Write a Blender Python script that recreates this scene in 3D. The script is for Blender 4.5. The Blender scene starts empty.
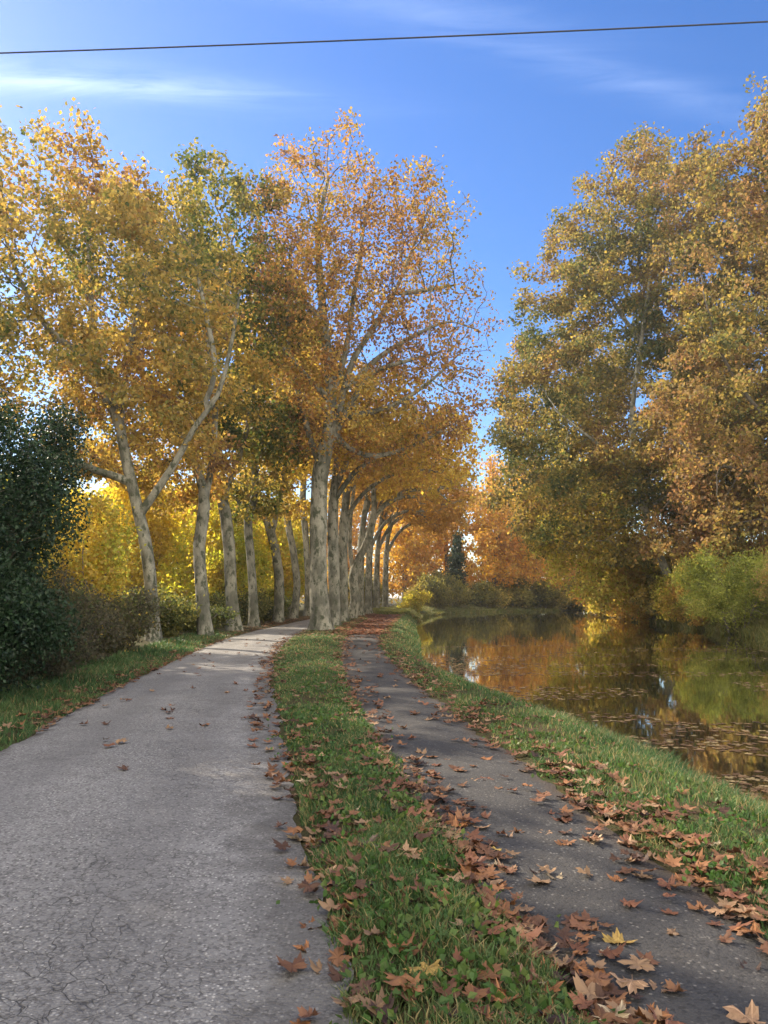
import bpy, math, random
import numpy as np
from mathutils import Vector

R = math.radians
S = bpy.context.scene
C = S.collection
rng = np.random.default_rng(7)
random.seed(7)

# ------------------------------------------------------------------ camera geometry
F, PITCH, CH = 770.0, R(6.3), 1.6

def at(px, py, Y):
    """world point that lies at distance Y ahead in the direction of a photo pixel"""
    v = (512 - py) / F; u = (px - 384) / F
    y = math.cos(PITCH) - math.sin(PITCH) * v
    z = math.sin(PITCH) + math.cos(PITCH) * v
    t = Y / y
    return (u * t, Y, CH + z * t)

# ------------------------------------------------------------------ helpers
def tag(o, label=None, cat=None, group=None, kind=None):
    if label: o['label'] = label
    if cat: o['category'] = cat
    if group: o['group'] = group
    if kind: o['kind'] = kind
    return o

def empty(name, loc=(0, 0, 0)):
    o = bpy.data.objects.new(name, None); C.objects.link(o); o.location = loc
    o.empty_display_size = 0.3
    return o

def make_mesh(name, verts, faces, mat, colors=None, smooth=True, uv=None):
    """faces: list of (n,k) int arrays; colors: list of (n,3) arrays, one per face array"""
    me = bpy.data.meshes.new(name)
    verts = np.ascontiguousarray(verts, dtype=np.float32)
    me.vertices.add(len(verts)); me.vertices.foreach_set('co', verts.ravel())
    loops = np.concatenate([f.ravel() for f in faces]).astype(np.int32)
    tot = np.concatenate([np.full(len(f), f.shape[1], np.int32) for f in faces])
    st = np.concatenate([[0], np.cumsum(tot)[:-1]]).astype(np.int32)
    me.loops.add(len(loops)); me.loops.foreach_set('vertex_index', loops)
    me.polygons.add(len(tot)); me.polygons.foreach_set('loop_start', st)
    try: me.polygons.foreach_set('loop_total', tot)
    except Exception: pass
    me.polygons.foreach_set('use_smooth', np.full(len(tot), smooth, bool))
    if uv is not None:
        l = me.uv_layers.new(name='UVMap')
        l.data.foreach_set('uv', np.ascontiguousarray(uv[loops], np.float32).ravel())
    if colors is not None:
        a = me.attributes.new('tint', 'FLOAT_COLOR', 'FACE')
        col = np.concatenate(colors); col = np.concatenate([col, np.ones((len(col), 1))], 1)
        a.data.foreach_set('color', np.ascontiguousarray(col, np.float32).ravel())
    me.update(); me.validate()
    if mat: me.materials.append(mat)
    return me

def obj(name, me, parent=None, loc=None):
    o = bpy.data.objects.new(name, me); C.objects.link(o)
    if parent: o.parent = parent
    if loc is not None: o.location = loc
    return o

def hash3(i, j, k, s):
    n = (i * 374761393 + j * 668265263 + k * 2147483647 + s * 1274126177) & 0xffffffff
    n = ((n ^ (n >> 13)) * 1274126177) & 0xffffffff
    return ((n ^ (n >> 16)) & 0xffff) / 65535.0

def vnoise(p, scale=1.0, seed=0):
    p = np.asarray(p, float) * scale
    i = np.floor(p).astype(np.int64); f = p - i; f = f * f * (3 - 2 * f)
    r = 0
    for a in (0, 1):
        for b in (0, 1):
            for c in (0, 1):
                w = (f[:, 0] if a else 1 - f[:, 0]) * (f[:, 1] if b else 1 - f[:, 1]) * (f[:, 2] if c else 1 - f[:, 2])
                r = r + w * hash3(i[:, 0] + a, i[:, 1] + b, i[:, 2] + c, seed)
    return r

def n2(x, y, scale, seed=0):
    x, y = np.broadcast_arrays(np.asarray(x, float), np.asarray(y, float))
    return vnoise(np.stack([x.ravel(), y.ravel(), np.full(x.size, .37)], 1), scale, seed).reshape(x.shape)

def sm(a, b, x):
    t = np.clip((x - a) / (b - a), 0, 1); return t * t * (3 - 2 * t)

# ------------------------------------------------------------------ plan of the towpath (all as x over distance y)
def curve(pts):
    P = np.array(pts, float); ys = P[:, 0]; xs = P[:, 1]
    m = np.gradient(xs, ys)
    def f(y):
        y = np.asarray(y, float)
        i = np.clip(np.searchsorted(ys, y) - 1, 0, len(ys) - 2)
        h = ys[i + 1] - ys[i]; t = np.clip((y - ys[i]) / h, 0, 1)
        r = ((1 + 2 * t) * (1 - t) ** 2 * xs[i] + t * (1 - t) ** 2 * h * m[i] + t * t * (3 - 2 * t) * xs[i + 1] + t * t * (t - 1) * h * m[i + 1])
        return r + np.where(y < ys[0], (y - ys[0]) * m[0], 0) + np.where(y > ys[-1], (y - ys[-1]) * m[-1], 0)
    return f
road_l = curve([(-30, -1.6), (0, -3.35), (8.2, -3.99), (12.9, -4.6), (21.7, -5.45), (31.4, -6.1), (42, -5.95), (55, -5.4), (75, -4.0), (100, -1.2), (140, 5), (200, 16)])
road_r = curve([(-30, 1.9), (0, .2), (3.1, -.15), (5.8, -.6), (8.3, -1.04), (13.6, -1.94), (21.7, -3.0), (29.2, -3.52), (42, -3.72), (55, -3.2), (75, -1.9), (100, .8), (140, 7), (200, 18)])
path_l = curve([(-30, 3.6), (0, 1.2), (3.1, .78), (5.5, .39), (8.6, -.04), (13.6, -.59), (23.7, -1.28), (38, -1.62), (54, -1.25), (75, -.1), (100, 2.4), (140, 8.6), (200, 19.6)])
path_r = curve([(-30, 4.8), (0, 2.15), (3.76, 1.78), (5.1, 1.63), (6.64, 1.47), (9.2, 1.12), (17.3, .35), (26.2, -.15), (38, -.02), (50, .5), (75, 1.8), (100, 4.3), (140, 10.6), (200, 21.6)])
water_e = curve([(-30, 5.6), (0, 4.35), (8.3, 3.95), (11.6, 3.65), (15.1, 2.65), (19, 1.85), (23.2, 1.5), (39, 1.85), (64, 2.7), (83, 4.2), (95, 7), (105, 11), (113, 17), (120, 26), (130, 45), (200, 190)])
far_e = curve([(-30, 20), (0, 19.6), (40, 19.6), (60, 21.6), (72, 23.0), (90, 26), (103, 34), (113, 50), (125, 80), (200, 280)])
WZ = -0.55

def H(x, y):
    x = np.asarray(x, float); y = np.asarray(y, float)
    a, b, c, d, w, f = road_l(y), road_r(y), path_l(y), path_r(y), water_e(y), far_e(y)
    z = np.zeros(np.broadcast(x, y).shape)
    big = n2(x, y, .12, 3) - .5; fine = n2(x, y, 1.3, 5) - .5
    z = np.where(x < a, sm(0, .35, a - x) * .06 + sm(.6, 4, a - x) * (.12 + .35 * big) + sm(0, .3, a - x) * .05 * fine, z)
    t = np.clip((x - b) / (c - b), 0, 1)
    z = np.where((x >= b) & (x <= c), np.sin(np.pi * t) ** .6 * (.075 + .05 * fine), z)
    u = np.clip((x - d) / (w - d), 0, 1)
    top = np.sin(np.pi * np.clip(u * 1.3, 0, 1)) ** .6 * (.04 + .05 * fine)
    z = np.where((x > d) & (x <= w), top + (WZ - .02) * sm(.30, 1.04, u + .05 * fine), z)
    q = np.minimum(x - w, f - x)
    z = np.where((x > w) & (x < f), WZ - .02 - np.clip(q * .7, 0, 1.1), z)
    z = np.where(x >= f, WZ - .05 + sm(0, 1.6, x - f) * (1.0 + .5 * fine) + sm(1, 14, x - f) * .5 + .4 * big * sm(2, 8, x - f), z)
    return z

# ------------------------------------------------------------------ materials
def new_mat(name):
    m = bpy.data.materials.new(name); m.use_nodes = True
    nt = m.node_tree; nt.nodes.clear()
    out = nt.nodes.new('ShaderNodeOutputMaterial')
    return m, nt, out

class NT:
    def __init__(s, nt): s.nt = nt
    def n(s, t, **k):
        o = s.nt.nodes.new(t)
        for a, b in k.items():
            if a.startswith('i_'):
                o.inputs[a[2:].replace('_', ' ')].default_value = b
            else: setattr(o, a, b)
        return o
    def l(s, a, b): s.nt.links.new(a, b)
    def math(s, op, a, b=None, clamp=False):
        o = s.nt.nodes.new('ShaderNodeMath'); o.operation = op; o.use_clamp = clamp
        for i, v in enumerate((a, b)):
            if v is None: continue
            if isinstance(v, (int, float)): o.inputs[i].default_value = v
            else: s.l(v, o.inputs[i])
        return o.outputs[0]
    def mix(s, fac, a, b, bt='MIX'):
        o = s.nt.nodes.new('ShaderNodeMix'); o.data_type = 'RGBA'; o.blend_type = bt; o.clamp_factor = True
        for i, v in ((0, fac), (6, a), (7, b)):
            if isinstance(v, (int, float)): o.inputs[i].default_value = v
            elif isinstance(v, tuple): o.inputs[i].default_value = (*v, 1)
            else: s.l(v, o.inputs[i])
        return o.outputs[2]
    def ramp(s, fac, p0, p1, c0=0.0, c1=1.0):
        o = s.nt.nodes.new('ShaderNodeMapRange'); o.clamp = True
        o.inputs[1].default_value = p0; o.inputs[2].default_value = p1; o.inputs[3].default_value = c0; o.inputs[4].default_value = c1
        s.l(fac, o.inputs[0]); return o.outputs[0]
    def noise(s, vec, scale, detail=3, rough=.55, dist=0):
        o = s.n('ShaderNodeTexNoise'); o.inputs['Scale'].default_value = scale; o.inputs['Detail'].default_value = detail
        o.inputs['Roughness'].default_value = rough; o.inputs['Distortion'].default_value = dist
        if vec is not None: s.l(vec, o.inputs['Vector'])
        return o.outputs[0]
    def voro(s, vec, scale, feature='F1', out='Distance', rand=1):
        o = s.n('ShaderNodeTexVoronoi', feature=feature); o.inputs['Scale'].default_value = scale; o.inputs['Randomness'].default_value = rand
        if vec is not None: s.l(vec, o.inputs['Vector'])
        return o.outputs[out]
    def bump(s, h, strength, dist):
        o = s.n('ShaderNodeBump'); o.inputs['Strength'].default_value = strength; o.inputs['Distance'].default_value = dist
        s.l(h, o.inputs['Height']); return o.outputs[0]

def leaf_mat(name, trans=.45, rough=.55, tmul=1.25, spec=.25):
    m, nt, out = new_mat(name); N = NT(nt)
    a = N.n('ShaderNodeAttribute', attribute_name='tint')
    p = N.n('ShaderNodeBsdfPrincipled'); p.inputs['Roughness'].default_value = rough
    p.inputs['Specular IOR Level'].default_value = spec
    N.l(a.outputs['Color'], p.inputs['Base Color'])
    t = N.n('ShaderNodeBsdfTranslucent')
    hs = N.n('ShaderNodeHueSaturation'); hs.inputs['Saturation'].default_value = 1.1; hs.inputs['Value'].default_value = tmul
    N.l(a.outputs['Color'], hs.inputs['Color']); N.l(hs.outputs[0], t.inputs['Color'])
    mx = N.n('ShaderNodeMixShader'); mx.inputs[0].default_value = trans
    N.l(p.outputs[0], mx.inputs[1]); N.l(t.outputs[0], mx.inputs[2]); N.l(mx.outputs[0], out.inputs[0])
    return m

M = {}
M['leaf'] = leaf_mat('tree_leaf', .55, .6, 1.3, .2)
M['thin_leaf'] = leaf_mat('thin_yellow_leaf', .6, .55, 1.3)
M['evergreen'] = leaf_mat('evergreen_leaf', .2, .45, 1.2, .3)
M['grass'] = leaf_mat('grass_blade', .35, .5)

def bark(name, c0, c1, c2, scale=1.0):
    m, nt, out = new_mat(name); N = NT(nt)
    tc = N.n('ShaderNodeTexCoord').outputs['Object']
    mp = N.n('ShaderNodeMapping'); mp.inputs['Scale'].default_value = (1, 1, .55); N.l(tc, mp.inputs[0]); v = mp.outputs[0]
    a = N.noise(v, 1.7 * scale, 5, .65); b = N.noise(v, 4.5 * scale, 5, .65); c = N.voro(v, 9 * scale)
    col = N.mix(N.ramp(a, .42, .58), c0, c1)
    col = N.mix(N.ramp(b, .52, .60), col, c2)
    fine = N.noise(v, 40 * scale, 3, .6)
    col = N.mix(N.ramp(fine, .3, .7, .0, .3), col, tuple(x * .55 for x in c0))
    p = N.n('ShaderNodeBsdfPrincipled'); p.inputs['Roughness'].default_value = .85; p.inputs['Specular IOR Level'].default_value = .2
    N.l(col, p.inputs['Base Color'])
    hgt = N.math('ADD', N.math('MULTIPLY', c, .6), N.math('ADD', fine, N.math('MULTIPLY', b, 1.2)))
    N.l(N.bump(hgt, .7, .03), p.inputs['Normal']); N.l(p.outputs[0], out.inputs[0])
    return m
M['plane_bark'] = bark('plane_tree_bark', (.105, .102, .078), (.27, .255, .20), (.055, .062, .038))
M['dark_bark'] = bark('dark_tree_bark', (.11, .09, .07), (.17, .145, .115), (.08, .08, .05))
M['twig_bark'] = bark('shrub_twig_bark', (.17, .145, .12), (.24, .21, .18), (.12, .105, .085))

def ground_mat():
    m, nt, out = new_mat('soil_and_turf'); N = NT(nt)
    tc = N.n('ShaderNodeTexCoord').outputs['Object']
    a = N.noise(tc, .9, 5, .6); b = N.noise(tc, 14, 4, .6); c = N.noise(tc, 60, 3, .6)
    col = N.mix(N.ramp(a, .35, .65), (.045, .06, .02), (.075, .06, .032))
    col = N.mix(N.ramp(b, .5, .7), col, (.10, .065, .035))
    col = N.mix(N.ramp(c, .45, .7, 0, .7), col, (.03, .027, .016))
    p = N.n('ShaderNodeBsdfPrincipled'); p.inputs['Roughness'].default_value = .95; p.inputs['Specular IOR Level'].default_value = .1
    N.l(col, p.inputs['Base Color']); N.l(N.bump(N.math('ADD', b, c), .8, .03), p.inputs['Normal'])
    N.l(p.outputs[0], out.inputs[0]); return m
M['ground'] = ground_mat()

def road_mat():
    m, nt, out = new_mat('worn_tarmac'); N = NT(nt)
    tc = N.n('ShaderNodeTexCoord'); v = tc.outputs['Object']
    uv = N.n('ShaderNodeSeparateXYZ'); N.l(tc.outputs['UV'], uv.inputs[0]); u = uv.outputs[0]
    big = N.noise(v, .55, 4, .55); mid = N.noise(v, 3.2, 4, .6); fine = N.noise(v, 95, 2, .7)
    cellc = N.voro(v, 62, out='Color'); cs = N.n('ShaderNodeSeparateColor'); N.l(cellc, cs.inputs[0])
    chip = N.voro(v, 62)
    col = N.mix(N.ramp(big, .35, .65), (.192, .187, .182), (.262, .255, .248))
    col = N.mix(N.ramp(mid, .4, .7, 0, .4), col, (.14, .132, .13))
    # aggregate chips, pale and dark
    col = N.mix(N.math('MULTIPLY', N.ramp(cs.outputs[0], .62, .95), N.ramp(chip, .55, .25)), col, (.5, .48, .45))
    col = N.mix(N.math('MULTIPLY', N.ramp(cs.outputs[1], .6, .9), .8), col, (.085, .08, .08))
    col = N.mix(N.ramp(fine, .45, .75, 0, .5), col, (.12, .113, .11))
    # dirt, tyre-worn tracks and old stains
    trk = N.math('MAXIMUM', N.ramp(N.math('ABSOLUTE', N.math('SUBTRACT', N.math('ADD', u, N.math('MULTIPLY', N.math('SUBTRACT', big, .5), .2)), .27)), .13, .03), N.ramp(N.math('ABSOLUTE', N.math('SUBTRACT', N.math('ADD', u, N.math('MULTIPLY', N.math('SUBTRACT', big, .5), .2)), .68)), .13, .03))
    col = N.mix(N.math('MULTIPLY', trk, .35), col, (.125, .12, .12))
    st = N.noise(v, 1.7, 6, .7, .8); col = N.mix(N.ramp(st, .56, .72, 0, .55), col, (.09, .086, .085))
    # crumbling, soil-dark shoulder on the path side with a wandering edge
    wob = N.math('ADD', u, N.math('MULTIPLY', N.math('SUBTRACT', mid, .5), .30))
    edge = N.ramp(wob, .82, .95)
    col = N.mix(N.math('MULTIPLY', edge, .6), col, (.07, .065, .06))
    col = N.mix(N.ramp(wob, .05, -.01, 0, .7), col, (.07, .06, .05))
    # crazing
    wn = N.n('ShaderNodeTexNoise'); wn.inputs['Scale'].default_value = 5; wn.inputs['Detail'].default_value = 3; N.l(v, wn.inputs['Vector'])
    wv = N.n('ShaderNodeVectorMath', operation='MULTIPLY_ADD'); N.l(wn.outputs['Color'], wv.inputs[0]); wv.inputs[1].default_value = (.14, .14, .14); N.l(v, wv.inputs[2])
    e1 = N.voro(wv.outputs[0], 7.5, 'DISTANCE_TO_EDGE'); e2 = N.voro(wv.outputs[0], 19, 'DISTANCE_TO_EDGE')
    crk1 = N.math('MULTIPLY', N.ramp(e1, .024, .004), N.ramp(N.noise(v, 6, 2), .28, .5)); crk2 = N.math('MULTIPLY', N.ramp(e2, .045, .01), N.ramp(N.noise(v, 9, 2), .32, .55))
    band = N.ramp(N.math('ABSOLUTE', N.math('SUBTRACT', u, .66)), .30, .06)
    pat = N.noise(v, .8, 3, .6)
    area = N.math('MULTIPLY', N.ramp(pat, .46, .62), 1.0)
    msk = N.math('MAXIMUM', N.math('MULTIPLY', band, N.ramp(pat, .36, .55)), N.math('MULTIPLY', area, .3))
    crack = N.math('MULTIPLY', N.math('MAXIMUM', crk1, N.math('MULTIPLY', crk2, .6)), msk)
    col = N.mix(N.math('MULTIPLY', crack, .75), col, (.03, .028, .027))
    p = N.n('ShaderNodeBsdfPrincipled'); p.inputs['Roughness'].default_value = .8; p.inputs['Specular IOR Level'].default_value = .35
    N.l(col, p.inputs['Base Color'])
    h = N.math('SUBTRACT', N.math('ADD', N.math('MULTIPLY', chip, -.8), N.math('MULTIPLY', fine, .8)), N.math('MULTIPLY', crack, 1.0))
    N.l(N.bump(h, .9, .006), p.inputs['Normal']); N.l(p.outputs[0], out.inputs[0]); return m
M['road'] = road_mat()

def path_mat():
    m, nt, out = new_mat('dark_gravelled_path'); N = NT(nt)
    tc = N.n('ShaderNodeTexCoord'); v = tc.outputs['Object']
    uv = N.n('ShaderNodeSeparateXYZ'); N.l(tc.outputs['UV'], uv.inputs[0]); u = uv.outputs[0]
    big = N.noise(v, 1.1, 4, .6); mid = N.noise(v, 6, 4, .6); fine = N.noise(v, 120, 2, .7)
    cc = N.voro(v, 60, out='Color'); cs = N.n('ShaderNodeSeparateColor'); N.l(cc, cs.inputs[0]); chip = N.voro(v, 60)
    col = N.mix(N.ramp(big, .35, .65), (.038, .037, .038), (.058, .056, .056))
    col = N.mix(N.ramp(fine, .4, .75, 0, .7), col, (.028, .027, .027))
    col = N.mix(N.ramp(mid, .55, .75, 0, .5), col, (.05, .042, .036))
    col = N.mix(N.math('MULTIPLY', N.ramp(cs.outputs[0], .86, .98), N.ramp(chip, .6, .3)), col, (.16, .15, .14))
    col = N.mix(N.math('MULTIPLY', N.ramp(cs.outputs[1], .7, .9), .7), col, (.022, .021, .021))
    lat = N.math('ABSOLUTE', N.math('SUBTRACT', u, .5))
    lat = N.math('ADD', lat, N.math('MULTIPLY', N.math('SUBTRACT', mid, .5), .25))
    col = N.mix(N.ramp(lat, .36, .5, 0, .7), col, (.06, .042, .03))
    p = N.n('ShaderNodeBsdfPrincipled'); p.inputs['Roughness'].default_value = .78; p.inputs['Specular IOR Level'].default_value = .35
    N.l(col, p.inputs['Base Color'])
    h = N.math('ADD', N.math('MULTIPLY', chip, -.8), N.math('MULTIPLY', fine, .9))
    N.l(N.bump(h, .9, .006), p.inputs['Normal']); N.l(p.outputs[0], out.inputs[0]); return m
M['path'] = path_mat()

def water_mat():
    m, nt, out = new_mat('canal_water'); N = NT(nt)
    tc = N.n('ShaderNodeTexCoord').outputs['Object']
    mp = N.n('ShaderNodeMapping'); mp.inputs['Scale'].default_value = (1, .8, 1); N.l(tc, mp.inputs[0])
    a = N.noise(mp.outputs[0], 1.6, 3, .5); b = N.noise(mp.outputs[0], .25, 2, .5)
    h = N.math('ADD', N.math('MULTIPLY', a, .35), b)
    p = N.n('ShaderNodeBsdfPrincipled'); p.inputs['Base Color'].default_value = (.035, .038, .018, 1)
    p.inputs['Roughness'].default_value = .03; p.inputs['IOR'].default_value = 1.6
    nb = N.bump(h, .07, .05); N.l(nb, p.inputs['Normal'])
    gl_ = N.n('ShaderNodeBsdfGlossy'); gl_.inputs['Color'].default_value = (.95, .93, .84, 1); gl_.inputs['Roughness'].default_value = .03; N.l(nb, gl_.inputs['Normal'])
    mx = N.n('ShaderNodeMixShader'); mx.inputs[0].default_value = .65; N.l(p.outputs[0], mx.inputs[1]); N.l(gl_.outputs[0], mx.inputs[2]); N.l(mx.outputs[0], out.inputs[0]); return m
M['water'] = water_mat()

def dead_leaf_mat(name, col, dark):
    m, nt, out = new_mat(name); N = NT(nt)
    tc = N.n('ShaderNodeTexCoord').outputs['Object']; oi = N.n('ShaderNodeObjectInfo').outputs['Random']
    off = N.n('ShaderNodeVectorMath', operation='ADD'); N.l(tc, off.inputs[0]); cb = N.n('ShaderNodeCombineXYZ'); N.l(N.math('MULTIPLY', oi, 9), cb.inputs[0]); N.l(cb.outputs[0], off.inputs[1])
    sx = N.n('ShaderNodeSeparateXYZ'); N.l(tc, sx.inputs[0])
    an = N.math('ARCTAN2', sx.outputs[0], N.math('ADD', sx.outputs[1], .25))
    vein = N.ramp(N.math('ABSOLUTE', N.math('SUBTRACT', N.math('FRACT', N.math('ADD', N.math('DIVIDE', an, R(61)), .5)), .5)), .045, .015)
    a = N.noise(off.outputs[0], 3.2, 4, .65); b = N.noise(off.outputs[0], 13, 2, .6)
    c = N.mix(N.ramp(a, .35, .68), col, dark)
    c = N.mix(N.ramp(b, .55, .75, 0, .5), c, tuple(x * .5 for x in dark))
    c = N.mix(N.math('MULTIPLY', vein, .6), c, tuple(min(1, x * 1.7) for x in col))
    hs = N.n('ShaderNodeHueSaturation'); N.l(N.ramp(oi, 0, 1, .6, 1.3), hs.inputs['Value']); N.l(c, hs.inputs['Color'])
    p = N.n('ShaderNodeBsdfPrincipled'); p.inputs['Roughness'].default_value = .6; p.inputs['Specular IOR Level'].default_value = .3
    N.l(hs.outputs[0], p.inputs['Base Color']); N.l(N.bump(a, .5, .01), p.inputs['Normal'])
    N.l(p.outputs[0], out.inputs[0]); return m
DEAD = {
    'rust brown': ((.23, .10, .038), (.13, .058, .026)),
    'dark brown': ((.06, .034, .026), (.034, .02, .016)),
    'reddish brown': ((.16, .068, .038), (.095, .04, .026)),
    'tan': ((.26, .165, .1), (.18, .105, .06)),
    'pale straw': ((.34, .27, .18), (.24, .17, .1)),
    'golden yellow': ((.36, .25, .07), (.25, .15, .04)),
}
for k, (a, b) in DEAD.items(): M[k] = dead_leaf_mat('dead_leaf_' + k.replace(' ', '_'), a, b)
M['litter'] = leaf_mat('leaf_litter', .08, .65, 1.0)

m_, nt_, out_ = new_mat('wire_rubber'); N_ = NT(nt_); p_ = N_.n('ShaderNodeBsdfPrincipled'); p_.inputs['Base Color'].default_value = (.02, .02, .022, 1); p_.inputs['Roughness'].default_value = .6
N_.l(N_.ramp(N_.noise(N_.n('ShaderNodeTexCoord').outputs['Object'], 30), .3, .7, .5, .7), p_.inputs['Roughness']); N_.l(p_.outputs[0], out_.inputs[0]); M['wire'] = m_

# ------------------------------------------------------------------ ground, road, path, water
def strip_rows(y0, y1, s0, growth):
    ys = [y0]; s = s0
    while ys[-1] < y1:
        y = ys[-1]; ys.append(y + max(s0, s0 * max(0, y) * growth))
    return np.array(ys)

gy = np.concatenate([[-1500, -400, -120, -60, -40], np.arange(-30, 18, .25), np.arange(18, 60, .6), np.arange(60, 150, 2.0), [150, 170, 200, 230, 300, 420, 700, 1500, 4000]])
def gcols(y):
    yc = min(max(y, -30), 200)
    a, b, c, d, w, f = [float(g(yc)) for g in (road_l, road_r, path_l, path_r, water_e, far_e)]
    L = lambda p, q, n: list(np.linspace(p, q, n, endpoint=False))
    return ([-4000, -1200, -400, -160, -80, -50] + L(a - 30, a - 6, 12) + L(a - 6, a, 16) + L(a, b, 4) + L(b, c, 10) + L(c, d, 3) + L(d, w, 18)
            + L(w, w + 2, 4) + L(w + 2, f - 2, 4) + L(f - 2, f, 4) + L(f, f + 2.5, 8) + L(f + 2.5, f + 20, 8) + [f + 20, f + 40, f + 90, f + 300, f + 1200, f + 4000])
X = np.array([gcols(y) for y in gy]); Yg = np.repeat(gy[:, None], X.shape[1], 1)
Z = H(X, np.clip(Yg, -30, 200))
far = sm(150, 230, Yg); Z = Z * (1 - far) + 0.1 * far
gv = np.stack([X, Yg, Z], -1).reshape(-1, 3)
def grid_faces(nr, nc):
    i = np.arange(nr - 1)[:, None] * nc + np.arange(nc - 1)[None]
    i = i.ravel(); return np.stack([i, i + 1, i + nc + 1, i + nc], 1)
ground = obj('ground', make_mesh('ground', gv, [grid_faces(*X.shape)], M['ground'])); tag(ground, kind='structure')

def ribbon(name, l, r, mat, nc, lift, jl, jr):
    ys = strip_rows(-25, 180, .07, .12)
    a = l(ys) + jl * (n2(ys, 0 * ys, 1.1, 11) - .5) + jl * .6 * (n2(ys, 0 * ys + 3, 5, 12) - .5)
    b = r(ys) + jr * (n2(ys, 0 * ys + 7, 1.1, 13) - .5) + jr * .6 * (n2(ys, 0 * ys + 9, 5, 14) - .5)
    t = np.linspace(0, 1, nc)
    Xs = a[:, None] * (1 - t) + b[:, None] * t; Ys = np.repeat(ys[:, None], nc, 1)
    Zs = lift + 0 * Xs + .02 * np.sin(np.pi * t)[None] + .006 * (n2(Xs, Ys, 1.5, 21) - .5)
    Zs[:, 0] = lift - .002; Zs[:, -1] = lift - .002
    Zs = np.maximum(Zs, np.where((t == 0) | (t == 1), H(Xs, Ys) + .006, Zs))
    uv = np.stack([np.repeat(t[None], len(ys), 0), Ys * .3], -1).reshape(-1, 2)
    o = obj(name, make_mesh(name, np.stack([Xs, Ys, Zs], -1).reshape(-1, 3), [grid_faces(len(ys), nc)], mat, uv=uv))
    return tag(o, kind='structure')
ribbon('road', road_l, road_r, M['road'], 12, .008, .14, .22)
ribbon('towpath', path_l, path_r, M['path'], 8, .008, .16, .16)

wy = np.concatenate([np.arange(-60, 200, 4.0)])
wx = np.stack([water_e(np.clip(wy, -30, 200)) - .45, far_e(np.clip(wy, -30, 200)) + .45], 1)
wv = np.stack([wx, np.repeat(wy[:, None], 2, 1), np.full_like(wx, WZ)], -1).reshape(-1, 3)
tag(obj('canal_water', make_mesh('canal_water', wv, [grid_faces(len(wy), 2)], M['water'])), kind='structure')

# ------------------------------------------------------------------ leaves
def unit(v): return v / np.maximum(np.linalg.norm(v, axis=1, keepdims=True), 1e-9)

def leaf_cards(pos, size, cols, g, droop=.4, aspect=.8, fold=.25):
    n = len(pos)
    d = g.normal(size=(n, 3)); d[:, 2] -= droop; d = unit(d)
    nr = g.normal(size=(n, 3)); nr[:, 2] += .7
    s = unit(np.cross(d, nr)); nn = np.cross(s, d)
    sz = (size * g.uniform(.65, 1.25, n))[:, None]
    w = sz * aspect * .5
    base = pos; tip = pos + d * sz
    mid = pos + d * sz * .45 + nn * sz * fold * g.uniform(-.2, 1, n)[:, None]
    v = np.stack([base, mid + s * w, tip, mid - s * w], 1).reshape(-1, 3)
    f = np.arange(n * 4).reshape(-1, 4)
    return v, f, cols

def pal_cols(pos, pal, g, scale=.35, seed=0, bias=0.0, spread=.5):
    P = np.array(pal, float); t = vnoise(pos, scale, seed) * .7 + vnoise(pos, scale * 3, seed + 5) * .3
    t = np.clip((t - .5) * 1.5 + .5 + bias + g.normal(size=len(pos)) * spread * .4, 0, .999)
    x = t * (len(P) - 1); i = x.astype(int); f = (x - i)[:, None]
    c = P[i] * (1 - f) + P[np.minimum(i + 1, len(P) - 1)] * f
    return c * g.uniform(.75, 1.25, (len(pos), 1))

GREEN = (.085, .115, .032); OLIVE = (.21, .185, .05); GOLD = (.43, .31, .085); YELLOW = (.58, .44, .09)
AMBER = (.41, .235, .075); RUST = (.29, .15, .065); BROWN = (.20, .12, .065); LIME = (.36, .38, .07)

# ------------------------------------------------------------------ skeletons
def resample(pts, step):
    P = np.array(pts, float); out = [P[0]]
    # smooth by Catmull-Rom
    Q = np.vstack([2 * P[0] - P[1], P, 2 * P[-1] - P[-2]])
    for i in range(1, len(Q) - 2):
        n = max(1, int(np.linalg.norm(Q[i + 1] - Q[i]) / step))
        for k in range(1, n + 1):
            t = k / n
            out.append(.5 * (2 * Q[i] + (Q[i + 1] - Q[i - 1]) * t + (2 * Q[i - 1] - 5 * Q[i] + 4 * Q[i + 1] - Q[i + 2]) * t * t + (3 * Q[i] - Q[i - 1] - 3 * Q[i + 1] + Q[i + 2]) * t ** 3))
    return np.array(out)

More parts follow.
